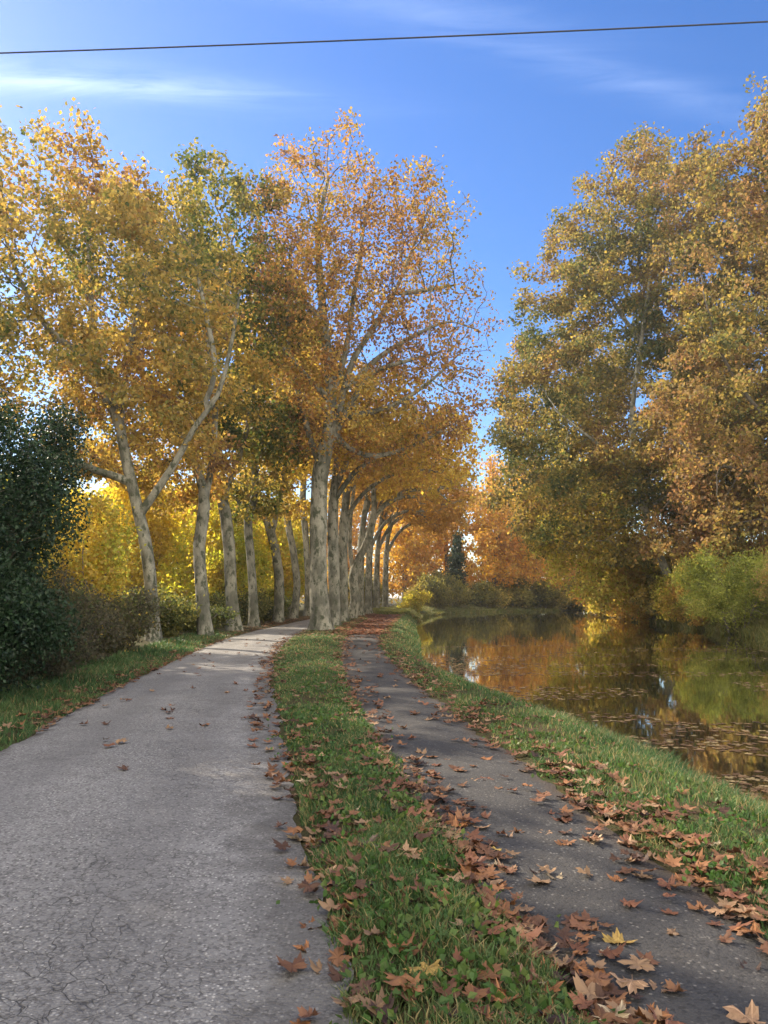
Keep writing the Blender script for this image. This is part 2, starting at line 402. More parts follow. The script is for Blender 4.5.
def grow(lines, att, step, infl, kill, g, iters=160, from_z=-9, trop=.12, wob=.25):
    """space colonisation. lines: polylines; the first point of a later line joins the nearest node unless it starts on the ground (flag)"""
    pos = []; par = []
    for pts, root in lines:
        P = resample(pts, step)
        if root or not pos: p = -1; st = 0
        else:
            A = np.array(pos); p = int(np.argmin(((A - P[0]) ** 2).sum(1))); st = 1
        for q in P[st:]:
            pos.append(q); par.append(p); p = len(pos) - 1
    n = len(pos); cap = n + 9000
    Pn = np.zeros((cap, 3)); Pn[:n] = pos; par = par + [0] * (cap - n); kids = np.zeros(cap, int)
    for i in range(n):
        if par[i] >= 0: kids[par[i]] += 1
    D = np.full(len(att), 1e9); I = np.zeros(len(att), int); alive = np.ones(len(att), bool)
    def upd(lo, hi):
        idx = np.arange(lo, hi); idx = idx[Pn[idx, 2] > from_z]
        if not len(idx): return
        for c in range(0, len(idx), 400):
            b = idx[c:c + 400]
            d = np.linalg.norm(att[:, None] - Pn[b][None], axis=2); j = d.argmin(1); dm = d[np.arange(len(att)), j]
            u = dm < D; D[u] = dm[u]; I[u] = b[j[u]]
    upd(0, n); lastdir = {}
    for it in range(iters):
        alive &= D > kill
        m = alive & (D < infl)
        if not m.any(): 
            if not alive.any(): break
            infl *= 1.35
            if infl > 30: break
            continue
        src = I[m]; v = unit(att[m] - Pn[src])
        u, inv = np.unique(src, return_inverse=True)
        acc = np.zeros((len(u), 3)); np.add.at(acc, inv, v)
        acc = unit(acc); acc[:, 2] += trop; acc = unit(acc + g.normal(size=acc.shape) * wob)
        ok = kids[u] < 4
        if not ok.any(): break
        u = u[ok]; acc = acc[ok]
        # attractors of blocked nodes die
        blocked = np.isin(I, np.setdiff1d(src, u)) & alive; alive[blocked] = False
        k = len(u)
        if n + k > cap: break
        Pn[n:n + k] = Pn[u] + acc * step
        for a, b in enumerate(u): par[n + a] = int(b); kids[b] += 1
        upd(n, n + k); n += k
    return Pn[:n], np.array(par[:n]), kids[:n]

def radii(P, par, kids, R0, r0):
    n = len(P); w = np.where(kids[:n] == 0, 1.0, 0.0)
    for i in range(n - 1, -1, -1):
        if par[i] >= 0: w[par[i]] += w[i]
    roots = [i for i in range(n) if par[i] < 0]
    tot = max(w[i] for i in roots); e = math.log(max(tot, 3)) / math.log(R0 / r0)
    return r0 * w ** (1 / e), w

def tube(pts, rad, ns, g, flare=0, lump=0, seed=0):
    pts = np.asarray(pts); n = len(pts)
    t = np.gradient(pts, axis=0); t = unit(t)
    ref = np.array([1.0, .3, 0]) if abs(t[0, 2]) > .6 else np.array([0, 0, 1.0])
    s = unit(np.cross(t, ref[None])); b = np.cross(t, s)
    a = np.linspace(0, 2 * np.pi, ns, endpoint=False)
    rr = np.repeat(np.asarray(rad)[:, None], ns, 1)
    dirs = s[:, None] * np.cos(a)[None, :, None] + b[:, None] * np.sin(a)[None, :, None]
    if lump:
        q = (pts[:, None] * np.array([1, 1, .55]) + dirs * .9).reshape(-1, 3)
        rr = rr * (1 + lump * (vnoise(q, 1.1, seed).reshape(n, ns) - .5) + lump * .5 * (vnoise(q, 3.4, seed + 1).reshape(n, ns) - .5))
    if flare:
        hgt = pts[:, 2] - pts[0, 2]
        fl = flare * np.exp(-np.clip(hgt, 0, 9) / .55)[:, None] * (1 + .6 * np.cos(a * 3 + seed)[None] * .7 + .3 * np.cos(a * 5)[None])
        rr = rr * (1 + fl)
    v = (pts[:, None] + dirs * rr[:, :, None]).reshape(-1, 3)
    i = np.arange(n - 1)[:, None] * ns; j = np.arange(ns)[None]; jn = (j + 1) % ns
    f = np.stack([i + j, i + jn, i + ns + jn, i + ns + j], -1).reshape(-1, 4)
    return v, f

def chains(P, par, kids, rad):
    """split into chains, each follows its thickest child; returns list of (node list incl. start parent, start node)"""
    ch = [[] for _ in P]
    roots = []
    for i, p in enumerate(par):
        if p >= 0: ch[p].append(i)
        else: roots.append(i)
    out = []
    for r in roots:
        st = [(r, None, None)]
        while st:
            i, pa, own = st.pop()
            nodes = [i]; head = len(out); out.append(None)
            while ch[nodes[-1]]:
                c = sorted(ch[nodes[-1]], key=lambda k: -rad[k])
                for k in c[1:]: st.append((k, nodes[-1], head))
                nodes.append(c[0])
            out[head] = (nodes, pa, own)
    return out

def build_plant(root, P, par, kids, rad, mat, g, seed, limb_share=.3, max_limbs=6, flare=.5, lump=.25, trunk_name='trunk', limb_name='limb', min_r=0.0, sides=(16, 7, 4, 3), origin=None):
    cs = chains(P, par, kids, rad)
    owner = [0] * len(cs); kind = {}
    base = {}
    limb_heads = sorted([k for k, (nd, pa, own) in enumerate(cs) if own is not None and cs[own][2] is None and rad[nd[0]] > limb_share * rad[cs[own][0][0]]], key=lambda k: -rad[cs[k][0][0]])[:max_limbs]
    lh = set(limb_heads)
    for k, (nd, pa, own) in enumerate(cs):
        owner[k] = k if (own is None or k in lh) else owner[own]
    parts = {}
    for k, (nd, pa, own) in enumerate(cs):
        r = rad[nd].copy()
        if own is not None and r.max() < min_r: continue
        pts = P[nd]
        if pa is not None:
            pts = np.vstack([P[pa], pts]); r = np.concatenate([[min(r[0] * 1.25, rad[pa])], r])
        if len(pts) < 2: continue
        if pa is None:
            h = np.linspace(1, 0, len(r)); r = r * (1 + .12 * h)
        r[-1] *= .5
        m = r.max(); ns = sides[0] if m > .14 else sides[1] if m > .05 else sides[2] if m > .022 else sides[3]
        v, f = tube(pts, r, ns, g, flare if pa is None else 0, lump if m > .1 else 0, seed)
        L = parts.setdefault(owner[k], [[], [], 0])
        L[0].append(v); L[1].append(f + L[2]); L[2] += len(v)
    o = np.array(root.location)
    for k, (V, Fs, _) in sorted(parts.items()):
        nm = trunk_name if cs[k][2] is None else limb_name
        obj(nm, make_mesh(nm, np.concatenate(V) - o, [np.concatenate(Fs)], mat), root)

def ell_points(blobs, n, g, shell=.35, thin=None, zmin=.3):
    """random points in a union of ellipsoids (center, radii), pushed outwards; a lumpy outline"""
    vol = np.array([r[0] * r[1] * r[2] for c, r in blobs]) ** .8; k = g.choice(len(blobs), n * 2, p=vol / vol.sum())
    c = np.array([b[0] for b in blobs])[k]; r = np.array([b[1] for b in blobs])[k]
    d = unit(g.normal(size=(n * 2, 3))); q = g.uniform(0, 1, n * 2) ** shell
    lump = .72 + .5 * vnoise(c + d * r, 4.5 / max(r.max(), 1), 31)
    p = c + d * r * (q * lump)[:, None]
    keep = p[:, 2] > zmin
    if thin is not None: keep &= vnoise(p, thin, 77) > .3
    return p[keep][:n]

REG = []
def plant(name, label, cat, group, lines, blobs, natt, R0, nleaf, lsize, pal, seed, mat='plane_bark', leafmat='leaf', step=.55, infl=4, kill=.9, r0=.012,
          bias=0.0, spread=.5, clump=.25, droop=.5, limb_share=.3, max_limbs=6, flare=.5, trunk_name='trunk', limb_name='limb', crown_name='crown', min_r=0.0, from_z=-9, shell=.4,
          sides=(16, 7, 4, 3), colscale=.3, aspect=.8, thin=None, wob=.22, lines_rooted=None, leaf_r=.03, lump=.25, zmin=.3, cl=(1.1, 2.0), limb_r=None, fill=0.0, dens=None, trop=.12):
    g = np.random.default_rng(seed)
    base = np.array(lines[0][0], float)
    root = empty(name, tuple(base)); tag(root, label, cat, group)
    att = ell_points(blobs, natt, g, shell, thin, zmin)
    rooted = [(i == 0) if lines_rooted is None else lines_rooted[i] for i in range(len(lines))]
    P, par, kids = grow(list(zip(lines, rooted)), att, step, infl, kill, g, from_z=from_z, wob=wob, trop=trop)
    rad, w = radii(P, par, kids, R0, r0)
    if limb_r is not None:
        i0 = 0
        for li, (ln, k) in enumerate(zip(lines, rooted)):
            m = len(resample(ln, step)) - (0 if (k or li == 0) else 1)
            a, b = (R0 * .98, R0 * .22) if li == 0 else limb_r
            rad[i0:i0 + m] = np.maximum(rad[i0:i0 + m], np.linspace(1, 0, m) ** .8 * (a - b) + b); i0 += m
        for i in range(len(P)):
            if par[i] >= 0: rad[i] = min(rad[i], rad[par[i]])
    build_plant(root, P, par, kids, rad, M[mat], g, seed, limb_share, max_limbs, flare, lump, trunk_name, limb_name, min_r, sides)
    thinn = np.where(rad < leaf_r)[0]
    if len(thinn) == 0: thinn = np.arange(len(P))
    wt = (np.clip(vnoise(P[thinn], cl[0], seed + 2) * .75 + vnoise(P[thinn], cl[0] * 2.7, seed + 3) * .35 - .12, 0, 1) * 1.6 + .03) ** cl[1]
    if dens is not None: wt = wt * dens(P[thinn])
    idx = g.choice(thinn, nleaf, p=wt / wt.sum())
    pos = P[idx] + g.normal(size=(nleaf, 3)) * clump * np.array([1, 1, .8])
    if fill > 0:
        nf = int(nleaf * fill); pos[:nf] = ell_points(blobs, nf * 2, g, .5, None, zmin)[:nf]
    pos[:, 2] = np.maximum(pos[:, 2], base[2] + .05)
    cols = pal_cols(pos, pal, g, colscale, seed, bias, spread)
    v, f, c = leaf_cards(pos - base, lsize, cols, g, droop, aspect)
    obj(crown_name, make_mesh(crown_name, v, [f], M[leafmat], [c], smooth=False), root)
    return root

def copy_thing(src, loc, rot, sc, label, group=None):
    r = src.copy(); C.objects.link(r); r.location = loc; r.rotation_euler = (0, 0, rot); r.scale = (sc[0], sc[0], sc[1])
    r['label'] = label
    if group: r['group'] = group
    for ch in list(src.children):
        c = ch.copy(); C.objects.link(c); c.parent = r
    return r

def gz(x, y): return float(H(np.array([x]), np.array([y]))[0])
def on(x, y): return (x, y, gz(x, y) - .06)

# ================================================================== THE TREES
def A(pts, Y, dy=0):   # pixels at one distance -> points, drifting by dy per point
    return [at(px, py, Y + dy * i) for i, (px, py) in enumerate(pts)]
def B(px, py, Y, rx, ry, depth):  # a crown lobe drawn at a distance: centre pixel, pixel radii, depth radius in m
    c = at(px, py, Y); k = math.hypot(Y, c[2] - CH) / F
    return (c, (rx * k * .98, depth, ry * k))

GL = 'plane trees in the row left of the road'
GR = 'plane trees in the row between road and towpath'
PL1 = [GREEN, OLIVE, OLIVE, (.30, .22, .07), GOLD, GOLD, AMBER, BROWN]
PL2 = [GREEN, OLIVE, OLIVE, GOLD, GOLD, AMBER]
PT1 = [GOLD, GOLD, OLIVE, AMBER, AMBER, RUST, BROWN, BROWN]

# left row
b1 = on(-7.7, 26)
plant('plane_tree', 'pale forked plane tree behind the brush, nearest in the row left of the road', 'tree', GL,
      [[b1] + A([(152, 600), (147, 555), (139, 515)], 26) + A([(124, 450), (116, 405), (92, 360), (62, 318)], 26, .25),
       A([(141, 513), (172, 468), (196, 425), (218, 394), (232, 340), (240, 290)], 26, -.25),
       A([(120, 420), (128, 360), (140, 300), (150, 240)], 26.5, .4),
       A([(128, 480), (95, 470), (60, 455), (20, 440)], 26, -.4),
       A([(122, 430), (100, 385), (92, 330), (90, 270), (84, 210)], 26, .5),
       A([(200, 415), (215, 370), (205, 310), (195, 260)], 25.5, .3),
       A([(92, 360), (50, 330), (20, 280), (0, 220)], 26, .3)],
      [B(60, 250, 26, 95, 125, 4.6), B(150, 290, 26, 85, 90, 4.5), B(40, 380, 26, 75, 75, 4), B(150, 400, 26.5, 70, 60, 4), B(10, 190, 25, 60, 80, 4), B(115, 215, 27, 50, 65, 3.5), B(75, 450, 27.5, 55, 36, 2.5), B(190, 450, 30, 55, 40, 2.5), B(-50, 300, 25, 80, 130, 4)],
      2600, .185, 38000, .165, PL1, 11, limb_r=(.125, .035), from_z=4.2, bias=.02, sides=(24, 8, 4, 3))
b2 = on(-7.0, 30.6)
plant('plane_tree', 'grey plane tree bending left, second in the row left of the road', 'tree', GL,
      [[b2] + A([(201, 585), (199, 545), (204, 505), (199, 475), (188, 450), (168, 420), (150, 395), (138, 350), (140, 300)], 30.6),
       A([(204, 505), (212, 460), (215, 400), (205, 330), (200, 260)], 31, .3),
       A([(190, 450), (165, 462), (135, 470)], 31, .5)],
      [B(180, 270, 31, 70, 85, 4.5), B(120, 240, 31, 55, 70, 4.5), B(200, 360, 31, 75, 70, 4.5), B(130, 380, 32, 70, 70, 4.5), B(90, 330, 32, 60, 80, 4), B(190, 470, 32, 55, 36, 4), B(120, 460, 33, 50, 40, 4), B(180, 500, 33, 45, 26, 3)],
      2000, .215, 27000, .18, PL2, 12, limb_r=(.13, .04), from_z=5, bias=.05)
b3 = on(-6.85, 35.8)
plant('plane_tree', 'plane tree with dark green top, third in row left of the road', 'tree', GL,
      [[b3] + A([(231, 585), (229, 545), (224, 505), (214, 470), (208, 440), (205, 395), (215, 330), (225, 270)], 35.8),
       A([(222, 500), (240, 455), (252, 400), (255, 330)], 36, .4)],
      [B(225, 235, 36, 62, 68, 5), B(240, 320, 36, 70, 75, 5), B(200, 400, 36, 70, 60, 5), B(255, 430, 37, 60, 55, 4.5), B(225, 485, 37, 50, 30, 4), B(250, 505, 38, 36, 22, 3)],
      2000, .245, 27000, .2, [(.05, .075, .028), GREEN, GREEN, OLIVE, OLIVE, GOLD], 13, limb_r=(.13, .04), from_z=5, bias=-.05, dens=None)
b4 = on(-6.7, 40.4)
t4 = plant('plane_tree', 'slim plane tree forking low, fourth in row left of the road', 'tree', GL,
      [[b4] + A([(253, 590), (250, 550), (248, 520), (255, 495), (255, 450), (262, 380), (262, 320)], 40.4),
       A([(248, 522), (238, 500), (225, 480), (215, 440)], 40.4, .3)],
      [B(265, 330, 41, 55, 80, 5), B(245, 420, 41, 60, 60, 5), B(290, 430, 41, 50, 50, 5), B(262, 485, 42, 45, 28, 4), B(275, 508, 43, 34, 20, 3)],
      950, .2, 10000, .24, PL1, 14, limb_r=(.12, .04), from_z=5, min_r=.014)
b5 = on(-6.5, 48)
plant('plane_tree', 'plane tree leaning left with clear fork, fifth in row left of road', 'tree', GL,
      [[b5] + A([(279, 580), (274, 545), (264, 515), (255, 490), (248, 440), (255, 380)], 48),
       A([(272, 535), (278, 505), (285, 470), (290, 400)], 48, .3)],
      [B(275, 340, 49, 45, 85, 5), B(260, 430, 49, 55, 55, 5), B(300, 420, 49, 40, 60, 5), B(285, 488, 50, 40, 26, 5), B(300, 512, 51, 26, 18, 4)],
      850, .25, 8500, .26, [GOLD, YELLOW, GOLD, AMBER], 15, limb_r=(.14, .04), from_z=5, min_r=.014)
b6 = on(-6.4, 55)
plant('plane_tree', 'straight slender plane tree, sixth in the row left of the road', 'tree', GL,
      [[b6] + A([(297, 585), (293, 550), (287, 515), (287, 470), (295, 400)], 55)],
      [B(295, 360, 56, 38, 75, 5), B(290, 440, 56, 45, 50, 5)],
      600, .23, 7500, .28, [OLIVE, GOLD, YELLOW, AMBER], 16, from_z=5, min_r=.016)
far_plane = plant('plane_tree', 'plane tree beside the big trunk, seventh in row left of the road', 'tree', GL,
      [[on(-6.2, 63)] + A([(308, 580), (306, 540), (303, 500), (306, 440), (308, 390)], 63)],
      [B(308, 370, 63, 34, 60, 5), B(305, 440, 63, 42, 45, 5)],
      600, .24, 7500, .3, [OLIVE, GOLD, GOLD, AMBER], 17, from_z=5, min_r=.02)
for i, (x, y, lab) in enumerate([(-5.6, 72, 'thin distant plane trunk just left of the big trunk, eighth in the left row'),
                                 (-4.6, 82, 'distant plane tree hidden by the big trunk, ninth in the left row')]):
    copy_thing(far_plane, on(x, y), 1.3 + 2 * i, (1.0, 1.05 - .1 * i), lab)

# right row: the big plane first
bt = on(-2.85, 35.8)
plant('plane_tree', 'tallest plane tree, its thick grey trunk between road and towpath', 'tree', GR,
      [[bt] + A([(319, 590), (318, 545), (319, 500), (321, 470), (328, 430), (331, 390), (326, 340), (321, 290), (318, 240), (322, 205), (328, 180)], 35.8, .05),
       A([(324, 455), (338, 425), (344, 390), (356, 355), (380, 318), (398, 285), (412, 250), (425, 220)], 36, .15),
       A([(340, 418), (372, 412), (400, 402), (432, 380), (458, 355)], 36, -.35),
       A([(329, 400), (305, 375), (285, 350), (268, 330)], 36, -.3),
       A([(336, 440), (365, 455), (395, 452), (425, 440), (450, 425)], 36.5, .45),
       A([(323, 320), (302, 300), (285, 280)], 36, .4),
       A([(392, 295), (425, 290), (455, 285)], 37, -.3),
       A([(321, 468), (311, 440), (300, 400), (290, 350), (287, 290), (292, 240)], 36, .3),
       A([(333, 395), (346, 350), (353, 300), (361, 250), (368, 195)], 36.3, .4),
       A([(346, 390), (376, 360), (410, 338), (448, 322), (478, 330)], 36, .45),
       A([(340, 425), (356, 395), (374, 372), (404, 362), (440, 352)], 35.5, -.5)],
      [B(325, 215, 36, 70, 78, 5), B(400, 250, 36, 75, 72, 5.5), B(440, 320, 36, 62, 70, 5.5), B(360, 320, 36, 95, 80, 6), B(430, 400, 36, 72, 58, 5.5), B(300, 300, 36, 55, 95, 5), B(375, 430, 37, 85, 48, 5.5), B(290, 410, 36, 55, 55, 4.5), B(288, 235, 36, 48, 62, 4), B(425, 228, 36, 52, 50, 4.5), B(330, 178, 36, 38, 30, 3)],
      3300, .36, 36000, .165, PT1, 21, limb_r=(.15, .035), from_z=6, step=.42, kill=.66, sides=(28, 9, 5, 3), bias=-.02, max_limbs=10, limb_share=.2, clump=.26,
      dens=lambda p: 1.25 - .85 * sm(-1, 4.5, p[:, 0]) * sm(9, 13, p[:, 2]), r0=.013)
GRB = [GOLD, YELLOW, AMBER, GOLD, RUST]
bt2 = on(-2.65, 41.5)
plant('plane_tree', 'plane trunk right behind the tallest tree, second beside the towpath', 'tree', GR,
      [[bt2] + A([(334, 590), (333, 540), (334, 490), (338, 450), (345, 400)], 41.5),
       A([(335, 500), (352, 475), (378, 455), (405, 440), (430, 438)], 41.5, -.3),
       A([(335, 490), (352, 450), (372, 420), (400, 400)], 42, .3)],
      [B(370, 420, 42, 75, 62, 5.5), B(420, 440, 42, 60, 45, 5), B(330, 410, 42, 55, 60, 5)],
      950, .27, 7500, .23, GRB, 22, limb_r=(.13, .04), from_z=6, limb_share=.2, r0=.014)
bt3 = on(-2.55, 48)
plant('plane_tree', 'plane tree third beside the towpath, its branches arching toward the canal', 'tree', GR,
      [[bt3] + A([(343, 590), (343, 545), (346, 500), (352, 465), (362, 420)], 48),
       A([(345, 520), (362, 495), (385, 478), (412, 470), (440, 472)], 48, -.3),
       A([(347, 495), (368, 460), (395, 438), (425, 430)], 48.5, .3)],
      [B(385, 445, 48, 70, 45, 5.5), B(440, 450, 48, 50, 48, 5), B(345, 430, 48, 45, 60, 5)],
      900, .27, 6500, .24, GRB, 23, limb_r=(.13, .04), from_z=6, limb_share=.2, r0=.014)
bt4 = on(-2.4, 55)
plant('plane_tree', 'plane tree with a sharply forked trunk, fourth beside the towpath', 'tree', GR,
      [[bt4] + A([(355, 600), (353, 580), (358, 560), (368, 540), (374, 510), (373, 470), (380, 420)], 55),
       A([(354, 575), (350, 545), (352, 505), (358, 460)], 55, .2),
       A([(372, 520), (390, 500), (412, 490), (438, 490)], 55, -.3)],
      [B(390, 460, 55, 60, 40, 5.5), B(440, 480, 55, 44, 32, 4.5), B(355, 455, 55, 40, 42, 5)],
      850, .29, 6000, .26, [GOLD, AMBER, GOLD, YELLOW], 24, limb_r=(.17, .05), from_z=6, limb_share=.2, r0=.016)
src = plant('plane_tree', 'pale upright plane tree, fifth beside the towpath', 'tree', GR,
      [[on(-2.0, 62.5)] + A([(360, 585), (361, 550), (365, 510), (372, 470), (378, 430)], 62.5),
       A([(362, 540), (378, 512), (400, 498), (425, 497)], 62.5, -.3),
       A([(365, 515), (380, 480), (400, 460)], 62.5, .3)],
      [B(392, 465, 62.5, 50, 38, 5), B(435, 498, 62.5, 42, 28, 4.5), B(365, 465, 62.5, 35, 38, 4.5)],
      700, .28, 5500, .28, [GOLD, AMBER, AMBER, RUST], 25, limb_r=(.14, .05), from_z=5, limb_share=.2, r0=.018)
for i, (x, y, sc, lab) in enumerate([(-1.45, 70, (1, .98), 'plane tree sixth beside the towpath, where the path narrows in the distance'),
                                     (-.8, 77, (.95, 1.0), 'plane tree seventh beside the towpath, close to the far end of the row'),
                                     (0.1, 84, (1, 1.02), 'pale plane trunk standing last and rightmost in the row beside the towpath')]):
    copy_thing(src, on(x, y), .25 * (-1) ** i, sc, lab)

# right bank of the canal
GB = 'tall trees on the far bank of the canal'
PR = [(.07, .092, .034), (.125, .13, .042), (.175, .158, .05), (.24, .195, .06), (.38, .275, .075), (.18, .125, .062), (.235, .145, .066)]
plant('broadleaf_tree', 'huge olive and brown tree with a pale leaning trunk on the far bank', 'tree', GB,
      [[on(22.3, 58)] + A([(668, 575), (656, 548), (648, 525), (640, 480), (632, 420), (640, 350), (650, 280), (655, 220)], 58),
       A([(640, 480), (612, 455), (580, 430), (555, 410)], 58, -.4), A([(633, 430), (668, 390), (700, 340), (715, 290)], 58, .3), A([(645, 510), (690, 480), (720, 460)], 58, -.3),
       A([(640, 340), (612, 300), (600, 260)], 58, -.2)],
      [B(650, 235, 60, 75, 85, 5.5), B(620, 330, 60, 85, 90, 5.5), B(585, 400, 62, 75, 75, 3.6), B(680, 400, 60, 80, 85, 5.5), B(610, 480, 59, 85, 55, 5.5), B(600, 250, 62, 30, 40, 3.6), B(555, 470, 61, 50, 60, 3.6), B(690, 175, 60, 55, 42, 5), B(580, 240, 62, 42, 50, 4), B(548, 305, 62, 40, 48, 3.6), B(528, 385, 62, 38, 48, 3.4), B(520, 450, 62, 34, 40, 3.4), B(660, 300, 61, 60, 70, 5), B(700, 260, 62, 60, 80, 5), B(640, 165, 61, 40, 30, 4), B(590, 270, 62, 48, 62, 3.6), B(625, 205, 60, 52, 58, 5.5), B(545, 350, 62, 42, 55, 3.6), B(560, 430, 61, 58, 50, 3.6), B(650, 560, 61, 60, 40, 4.0), B(540, 520, 64, 40, 40, 3.6), B(700, 500, 61, 60, 45, 5.5), B(580, 520, 62, 50, 40, 3.6)],
      3600, .27, 95000, .28, PR, 31, cl=(.85, 2.0), limb_r=(.16, .05), mat='plane_bark', from_z=5, step=.8, infl=6, kill=1.2, r0=.016, clump=.4, leaf_r=.045, bias=.0, min_r=.016)
rusty = plant('broadleaf_tree', 'tall rusty topped tree rising at the right edge of the photo above the bushes', 'tree', GB,
      [[on(25.2, 49)] + A([(800, 560), (795, 500), (785, 420), (780, 330), (775, 250), (770, 170), (765, 110)], 49),
       A([(790, 440), (750, 400), (720, 350), (705, 300)], 49, -.3), A([(785, 400), (830, 340), (850, 280)], 49, .3), A([(793, 480), (745, 470), (700, 460), (680, 440)], 49, -.3)],
      [B(765, 200, 50, 62, 70, 6), B(755, 120, 50, 18, 42, 3), B(790, 140, 50, 45, 60, 5), B(740, 300, 50, 85, 95, 6), B(715, 215, 52, 55, 70, 5), B(750, 180, 51, 45, 50, 5), B(840, 280, 50, 80, 120, 6), B(740, 400, 49, 95, 75, 6), B(730, 490, 49, 80, 55, 5), B(830, 430, 50, 90, 90, 6), B(700, 530, 52, 60, 40, 5), B(780, 540, 51, 60, 45, 5), B(680, 430, 52, 50, 50, 5)],
      2800, .3, 66000, .27, [(.085, .10, .036), (.15, .145, .046), (.215, .18, .056), (.34, .25, .072), (.195, .135, .063), (.275, .175, .067), (.24, .135, .066)], 32, cl=(.9, 2.0), limb_r=(.16, .05), mat='dark_bark', from_z=5, step=.7, infl=5, kill=1.1, r0=.015, clump=.36, leaf_r=.045, min_r=.016,
      bias=.05)
plant('broadleaf_tree', 'olive green tree on the far bank whose crown slopes down to the sky gap', 'tree', GB,
      [[on(25.5, 84)] + A([(612, 580), (605, 530), (595, 470), (585, 420), (580, 370)], 84), A([(598, 500), (570, 470), (540, 440)], 84, -.4)],
      [B(570, 390, 84, 55, 65, 7), B(540, 430, 84, 36, 65, 6), B(590, 470, 83, 60, 55, 6), B(540, 500, 83, 42, 42, 6), B(600, 380, 84, 50, 60, 6), B(520, 425, 85, 34, 50, 5), B(512, 490, 84, 36, 36, 5), B(535, 360, 85, 26, 40, 4)],
      1400, .34, 28000, .37, [(.06, .07, .028), (.10, .095, .034), (.16, .13, .04), GOLD, BROWN], 33, cl=(.5, 2.6), mat='dark_bark', from_z=5, step=1.0, infl=7, kill=1.5, r0=.02, clump=.6, leaf_r=.06, min_r=.025)
yel = plant('broadleaf_tree', 'yellow green tree with low boughs over the water on the far bank', 'tree', GB,
      [[on(23.6, 68)] + A([(650, 590), (640, 560), (622, 530), (600, 505), (590, 470)], 68), A([(640, 562), (600, 555), (560, 548)], 68, -.3), A([(630, 545), (660, 510), (680, 480)], 68, .3)],
      [B(590, 500, 67, 55, 42, 6), B(560, 530, 67, 45, 38, 5), B(610, 540, 66, 45, 32, 5), B(600, 580, 65, 50, 26, 4), B(630, 480, 67, 50, 45, 5)],
      1100, .3, 20000, .31, [(.15, .13, .04), OLIVE, GOLD, LIME, GOLD], 34, cl=(.7, 2.4), mat='dark_bark', from_z=2, step=.8, infl=6, kill=1.2, r0=.016, clump=.5, leaf_r=.05, min_r=.018, zmin=-.3)
copy_thing(rusty, on(34, 60), 2.5, (1, .85), 'olive rust tree standing behind the two biggest crowns on the far bank')
copy_thing(rusty, on(34, 82), 4.5, (1, .8), 'rusty tree behind the sloping olive crown on the far bank')
copy_thing(yel, on(29, 50), 2.2, (1.0, 1.15), 'brownish tree deep behind the green bush, filling the right of the far bank')
copy_thing(yel, on(34, 62), 4.0, (1.2, 1.3), 'tree farthest back on the far bank, behind the leaning trunk')

# the end of the canal
GE = 'autumn trees at the far end of the canal'
orange = plant('maple_tree', 'bright orange tree at the far end of the canal below the sky gap', 'tree', GE,
      [[on(17.5, 122)] + A([(494, 590), (495, 560), (497, 530)], 122)],
      [B(500, 535, 122, 34, 50, 5.5), B(485, 575, 121, 24, 26, 5), B(520, 560, 121, 26, 36, 5)],
      500, .32, 9000, .48, [AMBER, YELLOW, (.62, .34, .06), GOLD, AMBER, (.5, .26, .06)], 41, leafmat='thin_leaf', mat='dark_bark', from_z=2, step=1.0, infl=7, kill=1.6, r0=.02, clump=.6, leaf_r=.08, min_r=.03)
for i, (x, y, s, lab, rt) in enumerate([(-6, 128, (1.0, 1.1), 'orange tree behind the left row where the road disappears', 4.2), (25, 128, (1.1, 1.35), 'orange tree right of the sky gap, half hidden by the far bank crowns', 2.0),
                                    (10.5, 130, (1.2, 1.45), 'orange brown tree behind the dark evergreen cone at the end of the canal', 3.5),
                                    (3.0, 112, (1.0, 1.05), 'orange tree standing right behind the last towpath trunk', 5.0),
                                    (31, 112, (1.0, .9), 'low golden tree on the far bank just before the canal bends away', .8),
                                    (21, 142, (1.3, 1.5), 'tall golden tree farthest behind the bright orange tree at the canal end', 1.4), (33, 146, (1.4, 1.3), 'golden tree farthest right beyond the canal bend, behind the far bank crowns', 2.8)]):
    copy_thing(orange, on(x, y), rt, s, lab)
plant('conifer', 'dark narrow evergreen among the orange trees at the end of the canal', 'tree', None,
      [[on(11.2, 119)] + A([(457, 580), (457, 555), (458, 535)], 119)],
      [B(457, 590, 119, 11, 20, 1.8), B(457, 565, 119, 9, 22, 1.5), B(458, 545, 119, 5, 16, .9)],
      260, .2, 5200, .36, [(.022, .04, .02), (.035, .06, .028)], 45, mat='dark_bark', leafmat='evergreen', step=.7, infl=4, kill=1.0, r0=.02, clump=.4, leaf_r=.1, min_r=.03)

